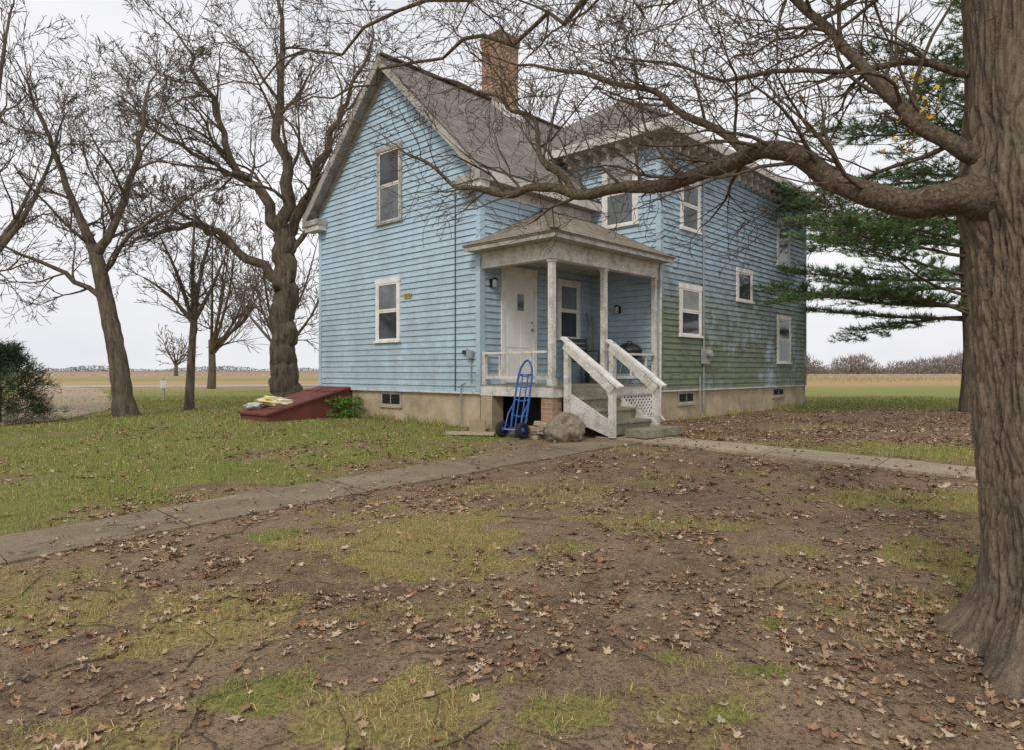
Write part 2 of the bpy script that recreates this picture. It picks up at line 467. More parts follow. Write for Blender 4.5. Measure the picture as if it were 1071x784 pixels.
# ------------------------------------------------------------------ HOUSE
RZ=math.atan2(-.685,.729)
HO=Vector((-.57,12.0,CAMZ))
house=empty('blue_farmhouse',HO,RZ)
def h2w(x,y,z=0): return (HO.x+.729*x+.685*y, HO.y-.685*x+.729*y, HO.z+z)
GZ=-.97
WG=lambda a,n,z:(-a,-n,z)
WM=lambda a,n,z:(n,a,z)
WF=lambda a,n,z:(1.68-a,3.3-n,z)
WR=lambda a,n,z:(1.68+n,3.3+a,z)
def siding(name,W,ext,z0,z1,mat,exp=.118):
    mb=MB(); z=z0
    while z<z1-.01:
        zt=min(z+exp,z1)
        a0,a1=ext(z); b0,b1=ext(zt)
        if a1-a0>.05:
            cuts=[0]; p=rng.uniform(.8,3.2)
            while p<a1-a0: cuts.append(p); p+=rng.uniform(1.8,3.6)
            cuts.append(a1-a0)
            for i in range(len(cuts)-1):
                r=rng.random(); L=a1-a0; Lb=max(b1-b0,.01)
                s0=a0+cuts[i]+(.0015 if i else 0); s1=a0+cuts[i+1]
                t0=b0+Lb*cuts[i]/L; t1=b0+Lb*cuts[i+1]/L
                wv=rng.uniform(-.0025,.0025); dz0=rng.uniform(-.003,.003); dz1=rng.uniform(-.003,.003)
                q=[W(s0,.030+wv,z+dz0),W(s1,.030-wv,z+dz1),W(t1,.008,zt+.004),W(t0,.008,zt+.004)]
                mb.poly(q,mat,rnd=r)
                mb.poly([W(s0,.002,z+dz0),W(s1,.002,z+dz1),W(s1,.030-wv,z+dz1),W(s0,.030+wv,z+dz0)],DARK,rnd=1)  # board underside coloured near-black, a painted shade line below each lap
        z=zt
    return mb.build(name,house,recalc=False)
PK=6.41; SL=.963; RX=-2.67; GW=5.34
def gext(z):
    zw=PK-.14
    hw=(zw-z)/SL
    return (max(0,2.67-hw),min(GW,2.67+hw)) if hw>0 else (2.67,2.67)
siding('siding_gable_wall',WG,gext,-.38,PK-.16,SID_A)
siding('siding_main_side_wall',WM,lambda z:(0,3.3),-.23,3.72,SID_A)
siding('siding_wing_front',WF,lambda z:(0,5.1),-.38,4.45,SID_A)
siding('siding_wing_side',WR,lambda z:(0,7.81),-.38,4.45,SID_B)
mb=MB()
mb.poly([(-5.34,0,-1.2),(-5.34,9,-1.2),(-5.34,9,3.7),(-5.34,0,3.7)],SID_A)
mb.poly([(-5.34,9,-1.2),(1.68,9,-1.2),(0,9,3.7),(-2.67,9,6.3),(-5.34,9,3.7)],SID_A)
mb.poly([(-3.42,11.11,-1.2),(1.68,11.11,-1.2),(1.68,11.11,4.6),(-3.42,11.11,4.6)],SID_A)
mb.poly([(-3.42,3.4,3),(-3.42,11.11,-1.2),(-3.42,11.11,4.6),(-3.42,3.4,4.6)],SID_A)
mb.build('rear_walls',house,recalc=False)
mb=MB()
mb.box(-GW+.03,-.03,.03,.3,-1.35,-.383,CONC)
mb.box(-.3,-.03,.301,3.3,-1.35,-.383,CONC)
mb.box(1.35,1.65,3.33,11.08,-1.35,-.383,CONC)
mb.box(-.02,1.349,3.33,3.6,-1.35,-.383,CONC)
mb.build('foundation',house)
mb=MB()
mb.box(-.02,GW+.02,.0,.038,-.40,-.37,TRIM,WG); mb.box(-.02,7.83,.0,.038,-.40,-.37,TRIM,WR)
for W,a,b,z1 in ((WG,-.032,.075,3.6),(WG,GW-.08,GW+.02,3.6),(WM,.0,.09,3.6),(WF,-.034,.07,4.45),(WR,.0,.09,4.45),(WR,7.72,7.83,4.45)):
    mb.box(a,b,.0,.034 if W in (WG,WF) else .0325,-.37,z1,SID_A if W is not WR else SID_B,W)
mb.box(-.03,5.1,.0,.038,4.45,4.66,TRIMG,WF); mb.box(0.,7.84,.0,.038,4.45,4.66,TRIMG,WR)
mb.build('corner_boards_and_frieze',house)
mb=MB()
ex0,ex1,ey0,ey1=-3.87,2.13,2.85,11.56
mb.box(ex0,ex1,ey0,ey1,4.60,4.63,TRIMG)
mb.box(ex0,ex1+.03,ey0-.03,ey0,4.58,4.76,TRIM); mb.box(ex1,ex1+.028,ey0,ey1,4.58,4.76,TRIM)
def bracket(W,k):
    mb.box(k,k+.09,.038,.34,4.50,4.598,TRIM,W); mb.box(k+.01,k+.08,.038,.18,4.37,4.499,TRIM,W)
k=.05
while k<5.0: bracket(WF,k); k+=.34
k=.1
while k<7.7: bracket(WR,k); k+=.34
mb.build('wing_cornice_and_brackets',house)
def roofpoly(mb,pts,mat,eave=(0,1),th=.035):
    P=[Vector(p) for p in pts]; u=(P[eave[1]]-P[eave[0]]).normalized(); n=u.cross(P[2]-P[0]).normalized()
    if n.z<0: n=-n
    v=n.cross(u).normalized(); 
    if v.z<0: v=-v
    o=P[eave[0]]
    mb.poly(P,mat,[((p-o).dot(u),(p-o).dot(v)) for p in P])
    Q=[p-n*th for p in P]
    mb.poly(Q[::-1],TRIMG)
    for i in range(len(P)):
        j=(i+1)%len(P); mb.poly([P[i],P[j],Q[j],Q[i]],mat,[(0,0),(.1,0),(.1,.02),(0,.02)])
mb=MB()
zE=PK-SL*2.97
roofpoly(mb,[(.3,-.3,zE),(.3,9,zE),(RX,9,PK),(RX,-.3,PK)],SHG)
roofpoly(mb,[(-5.64,-.3,zE),(-5.64,9,zE),(RX,9,PK),(RX,-.3,PK)],SHG)
mb.build('main_roof',house,recalc=False)
mb=MB()
ap=4.77+2.03
roofpoly(mb,[(ex0,ey0-.03,4.765),(ex1+.03,ey0-.03,4.765),(-.87,5.85,ap)],SHG)
roofpoly(mb,[(ex1+.03,ey0-.03,4.765),(ex1+.03,ey1,4.765),(-.87,8.56,ap),(-.87,5.85,ap)],SHG)
roofpoly(mb,[(ex0,ey0-.03,4.765),(ex0,ey1,4.765),(-.87,8.56,ap),(-.87,5.85,ap)],SHG)
roofpoly(mb,[(ex0,ey1,4.765),(ex1+.03,ey1,4.765),(-.87,8.56,ap)],SHG)
mb.build('wing_hip_roof',house,recalc=False)
mb=MB()
def cap(a,b): mb.beam(a,b,.2,.03,SHG)
cap((ex1,ey0,4.80),(-.87,5.85,ap+.03)); cap((RX,-.28,PK+.012),(RX,6,PK+.012))
for sx in (-1,1):
    xe=RX+sx*2.97
    def pt(x,y,dz): return (x,y,PK-SL*abs(x-RX)+dz)
    n0=RX; 
    c=[pt(n0,-.3,-.24),pt(xe,-.3,-.24),pt(xe,-.262,-.24),pt(n0,-.262,-.24),pt(n0,-.3,-.05),pt(xe,-.3,-.05),pt(xe,-.262,-.05),pt(n0,-.262,-.05)]
    mb.hexa(c,TRIMG)
    c=[pt(n0,-.26,-.10),pt(xe,-.26,-.10),pt(xe,.0,-.10),pt(n0,.0,-.10),pt(n0,-.26,-.07),pt(xe,-.26,-.07),pt(xe,0,-.07),pt(n0,0,-.07)]
    mb.hexa(c,TRIMG)
    xw=RX+sx*2.67
    c=[pt(n0,-.038,-.30),pt(xw,-.038,-.30),pt(xw,.0,-.30),pt(n0,0,-.30),pt(n0,-.038,-.105),pt(xw,-.038,-.105),pt(xw,0,-.105),pt(n0,0,-.105)]
    mb.hexa(c,TRIMG)
    x0,x1=(xe,xw+.35) if sx<0 else (xw-.35,xe)
    mb.box(x0,x1,-.29,-.03,zE-.22,zE-.10,TRIMG)
    mb.box(x0+.03,x1-.03,-.25,-.03,zE-.34,zE-.222,TRIM)
mb.box(.26,.30,-.26,3.3,zE-.2,zE-.04,TRIM); mb.box(.0,.26,-.02,3.3,zE-.18,zE-.15,TRIMG)
mb.box(-.0,.038,.05,3.3,3.18,3.36,TRIM)
mb.build('rake_and_eave_trim',house)
# chimney
mb=MB()
cx,cy=RX+.05,3.2
w=.31
mb.box(cx-w,cx+w,cy-w,cy+w,5.3,7.72,BRICK,uvscale=True)
mb.box(cx-w-.02,cx+w+.02,cy-w-.02,cy+w+.02,7.721,7.79,BRICK,uvscale=True)
mb.box(cx-w-.035,cx+w+.035,cy-w-.035,cy+w+.035,7.791,7.94,BRICK,uvscale=True)
mb.box(cx-w-.01,cx+w+.01,cy-w-.01,cy+w+.01,7.941,7.98,CONC)
mb.box(cx-w+.12,cx+w-.12,cy-w+.12,cy+w-.12,7.981,7.99,DARK)
FL=simple('flashing_white',(.70,.70,.68),(.5,.5,.48),8,.5,.2)
def fz(x): return PK-SL*abs(x-RX)
for (xa,xb,y) in ((cx-w,cx+w+.0,cy-w-.02),(cx-w,cx+w,cy+w+.0)):
    c=[(RX,y,fz(RX)+.0),(xb,y,fz(xb)),(xb,y+.02,fz(xb)),(RX,y+.02,fz(RX)),(RX,y,fz(RX)+.12),(xb,y,fz(xb)+.12),(xb,y+.02,fz(xb)+.12),(RX,y+.02,fz(RX)+.12)]
    mb.hexa(c,FL)
x2=cx+w
c=[(x2,cy-w-.03,fz(x2)-.0),(x2+.18,cy-w-.03,fz(x2+.18)+.015),(x2+.18,cy+w+.03,fz(x2+.18)+.015),(x2,cy+w+.03,fz(x2)),(x2,cy-w-.03,fz(x2)+.18),(x2+.18,cy-w-.03,fz(x2+.18)+.03),(x2+.18,cy+w+.03,fz(x2+.18)+.03),(x2,cy+w+.03,fz(x2)+.18)]
mb.hexa(c,FL)
mb.build('brick_chimney',house)

def window(name,W,a0,a1,z0,z1,top=GLASS,bot=GLASS,cas=.075,tr=TRIMW,single=False,trim2=None):
    mb=MB(); t2=trim2 or tr
    mb.box(a0,a0+cas,.0,.050,z0,z1,t2,W); mb.box(a1-cas,a1,.0,.050,z0,z1,t2,W)
    mb.box(a0-.015,a1+.015,.0,.056,z1,z1+.10,t2,W)
    mb.box(a0-.03,a1+.03,.0,.075,z0-.045,z0,t2,W)
    mb.box(a0+cas,a1-cas,.0,.032,z0,z1,DARK,W)
    i0,i1=a0+cas,a1-cas; zm=(z0+z1)/2; s=.035
    halves=[(z0,z1,.046,bot)] if single else [(z0,zm+.018,.042,bot),(zm-.018+.037,z1,.048,top)]
    for (b,t,n,gm) in halves:
        mb.box(i0,i0+s,.032,n,b,t,tr,W); mb.box(i1-s,i1,.032,n,b,t,tr,W)
        mb.box(i0+s,i1-s,.032,n,b,b+s*1.1,tr,W); mb.box(i0+s,i1-s,.032,n,t-s,t,tr,W)
        q=[(i0+s,b+s*1.1),(i1-s,b+s*1.1),(i1-s,t-s),(i0+s,t-s)]
        mb.poly([W(a,n-.007,z) for a,z in q],gm)
    return mb.build(name,house)
window('window',WG,2.28,3.10,.62,1.80,CURT,GLASS)
window('window',WG,2.22,3.06,3.06,4.52,GLASS,CURT,tr=TRIM,trim2=TRIMG)
window('window',WM,2.14,2.86,.66,1.75,CURT,GLASS)
window('window',WF,.48,1.36,3.0,4.30,SHADE,CURT,tr=TRIMW,cas=.10)
window('window',WR,.76,1.58,2.95,3.90,GLASS,CURT)
window('window',WR,.72,1.64,.74,1.70,SHADE,GLASS)
window('window',WR,3.37,4.22,1.66,2.32,GLASS,GLASS,single=True)
window('window',WR,5.75,6.64,.22,1.34,GLASS,GLASS)
window('window',WR,5.75,6.58,2.78,4.0,GLASS,CURT,tr=TRIM)
def bwin(W,a0,a1,z0,z1):
    mb=MB(); n0=-.03
    mb.box(a0,a1,n0,-.015,z0,z1,TRIMG,W); mb.box(a0+.04,a1-.04,-.015,-.01,z0+.04,z1-.04,DARK,W)
    mb.box((a0+a1)/2-.01,(a0+a1)/2+.01,-.0149,-.004,z0+.04,z1-.04,TRIMG,W)
    mb.box(a0-.04,a1+.04,-.03,.01,z0-.04,z0,CONC,W)
    mb.build('basement_window',house)
bwin(WG,2.32,2.98,-.70,-.42); bwin(WR,.75,1.4,-.66,-.42); bwin(WR,5.6,6.3,-.64,-.42)
# door
mb=MB()
d0,d1=.60,1.40
mb.box(d0-.09,d0,.0,.05,-.225,1.83,TRIMW,WM); mb.box(d1,d1+.09,.0,.05,-.225,1.83,TRIMW,WM)
mb.box(d0-.1,d1+.1,.0,.056,1.83,1.94,TRIMW,WM)
mb.box(d0,d1,.0,.034,-.2,1.83,DOORM,WM)
mb.box(d0,d1,.0,.07,-.228,-.2,GREYM,WM)
for (a,b,z0,z1) in ((.68,.96,-.08,.35),(1.04,1.32,-.08,.35),(.68,.96,.45,.95),(1.04,1.32,.45,.95)):
    mb.box(a,b,.034,.040,z0,z1,DOORM,WM); 
    for q in ((a-.012,a,z0,z1),(b,b+.012,z0,z1),(a,b,z1,z1+.012),(a,b,z0-.012,z0)):
        mb.box(q[0],q[1],.034,.043,q[2],q[3],DOORM,WM)
mb.box(.90,1.14,.034,.047,1.10,1.48,TRIMW,WM); mb.box(.93,1.11,.047,.049,1.13,1.45,GLASS,WM)
mb.lathe([(0,0),(.03,0),(.032,.02),(.025,.05),(0,.055)],WM(1.34,.038,.78),12,GREYM,'x')
mb.lathe([(0,0),(.025,0),(.022,.02),(0,.02)],WM(1.34,.036,.92),12,GREYM,'x')
mb.build('front_door',house,bevel=.003)

# ---- porch
PX,PY=1.68,3.3; FLZ=-.23
mb=MB()
y=0.
while y<PY-.02:
    mb.box(.035,PX+.05,y+.003,min(y+.10,PY-.01),FLZ-.03,FLZ-rng.uniform(0,.003),WOODG); y+=.10
mb.box(.0,PX+.02,-.01,.03,FLZ-.19,FLZ-.031,TRIM); mb.box(PX-.02,PX+.02,.031,PY-.03,FLZ-.19,FLZ-.031,TRIM)
mb.build('porch_floor',house)
mb=MB()
mb.box(.02,.30,.0,.28,-1.3,FLZ-.191,CONC); mb.box(1.42,1.66,.02,.26,-1.3,FLZ-.191,BRICK,uvscale=True)
mb.box(1.42,1.66,1.5,1.72,-1.3,FLZ-.191,CONC)
mb.box(.0,1.3,.6,.64,-1.3,FLZ-.191,DARK)  # not a pier: dark sheet standing in for shade under the porch
mb.build('porch_piers',house)
mb=MB()
y0,y1,z0,z1=1.5,3.28,-.96,-.43
def clipseg(p,q):
    t0,t1=0,1
    for i,(lo,hi) in enumerate(((y0,y1),(z0,z1))):
        d=q[i]-p[i]
        if abs(d)<1e-9: continue
        a,b=(lo-p[i])/d,(hi-p[i])/d
        if a>b:a,b=b,a
        t0=max(t0,a);t1=min(t1,b)
    if t1-t0<.02: return None
    return [(p[0]+(q[0]-p[0])*t,p[1]+(q[1]-p[1])*t) for t in (t0,t1)]
k=y0-1
while k<y1:
    for xo,sg in ((PX-.01,1),(PX-.022,-1)):
        s=clipseg((k,z0 if sg>0 else z1),(k+1,(z0+1) if sg>0 else (z1-1)))
        if s: mb.beam((xo,s[0][0],s[0][1]),(xo,s[1][0],s[1][1]),.035,.009,TRIMW,up=(1,0,0))
    k+=.115
mb.box(PX-.03,PX+.012,y0,y1,z1-.005,z1+.03,TRIMW); mb.box(PX-.03,PX+.012,y0-.04,y0,z0,z1,TRIMW)
mb.build('porch_lattice',house)
def post(x,y,w=.047):
    mb=MB()
    mb.box(x-w-.012,x+w+.012,y-w-.012,y+w+.012,FLZ,FLZ+.12,TRIM)
    mb.box(x-w,x+w,y-w,y+w,FLZ+.12,1.78,TRIM)
    mb.box(x-w-.015,x+w+.015,y-w-.015,y+w+.015,1.78,1.818,TRIM)
    mb.build('porch_post',house,bevel=.006)
post(1.60,.08); post(1.60,1.53); post(1.62,3.2,.045)
mb=MB()
mb.box(.0,PX,.0,.16,1.82,2.08,TRIM); mb.box(PX-.16,PX,.161,PY-.005,1.82,2.08,TRIM)
mb.box(-.02,PX+.02,-.02,-.0005,2.02,2.10,TRIM); mb.box(PX+.0005,PX+.02,.0,PY,2.02,2.10,TRIM)
mb.box(-.1,PX+.27,-.27,PY,2.10,2.125,TRIMG)
mb.box(-.1,PX+.30,-.30,-.271,2.09,2.19,TRIMG); mb.box(PX+.271,PX+.30,-.27,PY+.02,2.09,2.19,TRIMG)
mb.box(.04,PX-.161,.161,PY-.04,2.0,2.02,TRIMG)
mb.build('porch_beam_and_soffit',house)
mb=MB()
roofpoly(mb,[(-.12,-.33,2.195),(2.01,-.33,2.195),(.02,1.78,3.19)],SHP)
roofpoly(mb,[(2.01,-.33,2.195),(2.01,3.34,2.195),(.02,3.30,3.19),(.02,1.78,3.19)],SHP)
mb.build('porch_roof',house,recalc=False)
mb=MB(); mb.beam((2.0,-.32,2.215),(.03,1.77,3.205),.16,.02,SHP); mb.build('porch_hip_cap',house)
mb=MB()
def rail(p,q,nb,zt=.31,zb=-.10):
    p=Vector(p); q=Vector(q)
    for z,w,h in ((zt,.075,.04),(zb,.05,.06)):
        mb.beam((p.x,p.y,z),(q.x,q.y,z),w,h,TRIM)
    for i in range(nb):
        t=(i+.5)/nb; c=p.lerp(q,t)
        mb.box(c.x-.015,c.x+.015,c.y-.015,c.y+.015,zb+.03,zt-.02,TRIM)
rail((.08,.05,0),(1.54,.05,0),2); rail((1.62,1.6,0),(1.62,3.14,0),3)
mb.box(.045,.11,.01,.08,FLZ,.34,TRIM)
mb.build('porch_railing',house,bevel=.003)
# stairs
mb=MB()
sy0,sy1=.34,1.44
for i in range(3):
    zt=FLZ-.185*(i+1); x0=PX+.06+.29*i
    mb.box(x0-.01,x0+.155,sy0,sy1,zt-.04,zt,WOODG); mb.box(x0+.16,x0+.315,sy0+.01,sy1-.01,zt-.04,zt-.003,WOODG)
    mb.box(x0-.03,x0-.012,sy0+.02,sy1-.02,zt-.0,zt+.14,WOODG)
mb.box(PX+.06+.87-.03,PX+.06+.87-.01,sy0+.02,sy1-.02,-1.0,-.83,WOODG)
for yy in (sy0-.045,sy1+.005):
    c=[(PX+.03,yy,-.75),(PX+1.0,yy,-1.05),(PX+1.0,yy+.04,-1.05),(PX+.03,yy+.04,-.75),(PX+.03,yy,FLZ-.08),(PX+1.0,yy,-.82),(PX+1.0,yy+.04,-.82),(PX+.03,yy+.04,FLZ-.08)]
    mb.hexa(c,TRIM)
mb.build('porch_steps',house)
mb=MB()
for q,yy in enumerate((.26,1.53)):
    xa,xb=PX+.10,PX+.98
    mb.box(xa-.045,xa+.045,yy-.045,yy+.045,FLZ-.5,.50,TRIM)
    mb.box(xb-.045,xb+.045,yy-.045,yy+.045,-1.02,-.20,TRIM)
    mb.beam((xa-.09,yy,.54),(xb+.16,yy,-.24),.14,.04,TRIMW)
    mb.beam((xa-.02,yy-.055,.42),(xb+.04,yy-.055,-.29),.028,.13,TRIM)
mb.build('stair_handrails',house,bevel=.005)
mb=MB()
mb.box(PX+1.05,PX+1.45,.5,1.6,-1.02,-.90,WOODG)
mb.build('landing_board',house,bevel=.008)
mb=MB()
mb.tube([WR(1.72,.05,-.7),WR(1.72,.05,1.0),WR(1.72,.05,2.6),WR(1.72,.05,4.4)],.018,8,GREYM)
mb.tube([WR(1.55,.05,-.9),WR(1.55,.05,-.1)],.02,8,GREYM)
mb.box(1.62,1.84,.035,.14,.15,.5,GREYM,WR)
mb.lathe([(0,.0),(.085,.0),(.085,.07),(.06,.1),(0,.1)],WR(1.73,.14,.36),16,GREYM,'x')
mb.tube([WG(.62,.04,-.35),WG(.62,.04,3.5)],.009,6,BLACKM)
mb.tube([WG(.18,.05,-.2),WG(.18,.05,.35),WG(.3,.05,.4)],.012,6,GREYM)
mb.box(.12,.26,.035,.10,.22,.36,GREYM,WG)
mb.box(.30,.40,.035,.07,.30,.37,BLACKM,WG)
mb.tube([WG(.45,.05,-1),WG(.45,.05,-.25),WG(.35,.05,-.2)],.012,6,GREYM)
mb.build('utility_meter_and_conduits',house)
mb=MB()
YEL=simple('house_number_plate',(.55,.42,.05),(.4,.3,.05),20,.5,.1)
mb.box(1.92,2.15,.034,.047,1.44,1.54,YEL,WG)
for k in range(4): mb.box(1.95+.045*k,1.97+.045*k,.047,.049,1.46,1.52,BLACKM,WG)
mb.build('house_number_sign',house)
def lamp(W,a,z):
    mb=MB()
    mb.box(a-.05,a+.05,.02,.042,z-.07,z+.07,BLACKM,W)
    q=W(a,.11,z)
    mb.lathe([(0,.07),(.05,.06),(.055,0),(.045,-.07),(0,-.09)],q,12,SHADE)
    mb.lathe([(0,.11),(.065,.07),(.06,.06)],q,12,BLACKM)
    mb.build('porch_lamp',house)
lamp(WM,.27,1.58); lamp(WF,.95,1.25)
mb=MB()
mb.tube([(1.73,3.26,2.1),(1.73,3.25,1.5),(1.72,3.25,-.85),(1.85,3.2,-.95)],.022,8,TRIM)
mb.build('downspout',house)

# ---- bulkhead
bk=empty('cellar_bulkhead_door',HO,RZ)
mb=MB()
a0,a1=4.05,5.25
c=[WG(a0,1.95,GZ-.1),WG(a1,1.95,GZ-.1),WG(a1,.0,GZ-.1),WG(a0,.0,GZ-.1),WG(a0,1.95,GZ+.10),WG(a1,1.95,GZ+.10),WG(a1,.04,GZ+.60),WG(a0,.04,GZ+.60)]
mb.hexa(c,RED)
def bp(a,n,o): return WG(a,n,GZ+.10+(1.95-n)/(1.91)*.5+o)
for b0,b1 in ((a0-.04,(a0+a1)/2-.006),((a0+a1)/2+.006,a1+.04)):
    c=[bp(b0,2.0,.004),bp(b1,2.0,.004),bp(b1,.06,.004),bp(b0,.06,.004),bp(b0,2.0,.045),bp(b1,2.0,.045),bp(b1,.06,.045),bp(b0,.06,.045)]
    mb.hexa(c,RED)
    for n in (.35,1.6):
        c=[bp(b0+.03,n+.12,.046),bp(b1-.03,n+.12,.046),bp(b1-.03,n,.046),bp(b0+.03,n,.046),bp(b0+.03,n+.12,.07),bp(b1-.03,n+.12,.07),bp(b1-.03,n,.07),bp(b0+.03,n,.07)]
        mb.hexa(c,RED)
mb.build('doors',bk,bevel=.004)
def blob(name,c,r,mat,seed,amp=.3,sub=4,fr=2.):
    bm=bmesh.new(); bmesh.ops.create_icosphere(bm,subdivisions=sub,radius=1)
    for v in bm.verts:
        p=v.co.copy(); n=mnoise.fractal(p*fr+Vector((seed,seed*.7,0)),.9,2.,5)
        q=p*(1+amp*n); q=Vector((q.x*r[0],q.y*r[1],q.z*r[2]))
        v.co=q
    me=bpy.data.meshes.new(name); bm.to_mesh(me); bm.free(); me.materials.append(mat)
    me.polygons.foreach_set('use_smooth',[True]*len(me.polygons))
    ob=bpy.data.objects.new(name,me); col.objects.link(ob); ob.location=c
    return ob
PLA=simple('plastic_bag_white',(.75,.73,.62),(.70,.55,.12),3,.4,.4,.5)
w=h2w(-4.55,-1.45,GZ+.33); b=blob('plastic_sack',w,(.36,.2,.10),PLA,3,.45,4,3); b.rotation_euler=(0,.15,.4)
w=h2w(-4.95,-1.75,GZ+.25); b=blob('plastic_sack',w,(.22,.16,.07),simple('bag_grey',(.6,.6,.6),(.4,.4,.42),4,.4,.4),5,.45,4,3)
w=h2w(2.22,-.33,0); gz=float(gh(w[0],w[1]))
b=blob('boulder',(w[0],w[1],gz+.17),(.27,.23,.25),STONE,1.3,.30,5,1.3)
mb=MB()
for i in range(34):
    lx=rng.uniform(1.45,1.95); ly=rng.uniform(-.38,-.04); w=h2w(lx,ly); gz=float(gh(w[0],w[1]))
    z=gz+.03+.065*(i//9); a=rng.uniform(0,3.1)
    d=Vector((math.cos(a),math.sin(a),rng.uniform(-.25,.25)))*.10
    c=Vector((w[0],w[1],z)); mb.beam(c-d,c+d,.10,.06,BRICK if i%3 else CONC)
mb.build('brick_rubble',bevel=.006)
mb=MB()
w=h2w(.25,-.30); gz=float(gh(w[0],w[1]))
mb.box(w[0]-.14,w[0]+.14,w[1]-.1,w[1]+.1,gz-.02,gz+.20,CONC)
mb.build('concrete_block',bevel=.01)
mb=MB()
w=h2w(.55,-.75); gz=float(gh(w[0],w[1]))
for i in range(4):
    c=Vector((w[0],w[1]+i*.12-.2,gz+.03)); mb.beam(c-Vector((.4,-.08,0)),c+Vector((.4,-.08,0)),.1,.02,WK2)
mb.build('wooden_boards')

# ---- hand truck
w=h2w(1.32,-.47); gz=float(gh(w[0],w[1]))
ht=empty('hand_truck',(w[0],w[1],gz+.01),RZ)
mb=MB()
lean=.26
def hp(x,h): return (x,lean*h/1.2,h)
for sx in (-1,1):
    mb.tube([hp(sx*.155,.05),hp(sx*.155,.6),hp(sx*.15,.95),hp(sx*.12,1.1),hp(sx*.05,1.2),hp(0,1.22)],.018,10,BLUEM)
    mb.tube([hp(sx*.06,.08),hp(sx*.06,.98)],.012,8,BLUEM)
    mb.tube([hp(sx*.155,.55),(sx*.16,-.02,.38),(sx*.16,-.10,.14)],.012,8,BLUEM)
for h in (.12,.35,.6,.82,1.0): mb.tube([hp(-.155,h),hp(0,h-.02),hp(.155,h)],.013,8,BLUEM)
mb.tube([(-.24,-.10,.13),(.24,-.10,.13)],.012,8,GREYM)
mb.box(-.18,.18,.03,.24,.02,.032,BLUEM)
mb.build('frame',ht,smooth=False)
for sx in (-1,1):
    mb=MB(); cx_=sx*.215
    prof=[(.07,-.035),(.10,-.045),(.125,-.035),(.132,0),(.125,.035),(.10,.045),(.07,.035)]
    mb.lathe(prof,(cx_,-.10,.13),28,RUBBER,'x')
    mb.lathe([(0,-.03),(.03,-.045),(.035,-.02),(.072,-.02),(.072,.02),(.035,.02),(.03,.045),(0,.03)],(cx_,-.10,.13),20,BLUEM,'x')
    mb.build('wheel',ht,smooth=True)

# ---- things on the porch
g=empty('kettle_grill',h2w(1.2,2.95,FLZ),RZ)
mb=MB()
mb.lathe([(0,.42),(.12,.44),(.20,.50),(.25,.60),(.255,.62)],(0,0,0),24,BLACKM)
mb.lathe([(.26,.625),(.25,.66),(.19,.73),(.08,.77),(0,.775)],(0,0,0),24,BLACKM)
for a in (0,2.1,4.2): mb.tube([(.14*math.cos(a),.14*math.sin(a),.46),(.25*math.cos(a),.25*math.sin(a),.01)],.013,8,GREYM)
mb.tube([(-.05,0,.77),(-.05,0,.81),(.05,0,.81),(.05,0,.77)],.01,6,BLACKM)
mb.build('bowl_lid_and_legs',g,smooth=True)
g=empty('porch_chair',h2w(.55,2.35,FLZ),RZ+1.2)
mb=MB()
for x in (-.2,.2):
    mb.tube([(x,-.2,.0),(x,-.2,.62),(x,.18,.62)],.013,8,BLACKM); mb.tube([(x,.2,0),(x,.2,.4),(x,.27,.9)],.013,8,BLACKM)
mb.box(-.21,.21,-.2,.21,.40,.43,BLACKM); 
for k in range(4): mb.box(-.2,.2,.215+.018*k,.235+.018*k,.5+.1*k,.57+.1*k,BLACKM)
mb.build('seat_back_and_legs',g)
g=empty('broom',h2w(.3,3.0,FLZ),RZ)
mb=MB(); mb.tube([(0,0,.25),(-.18,.18,1.35)],.014,8,WOODG); mb.box(-.03,.07,-.12,.12,0,.26,STONE); mb.build('handle_and_head',g)
g=empty('shovel',h2w(.2,2.95,FLZ),RZ)
mb=MB(); mb.tube([(.1,-.1,.25),(-.12,.1,1.45)],.016,8,WOODG); mb.box(.06,.075,-.19,-.01,0,.28,BLACKM); mb.build('handle_and_blade',g)

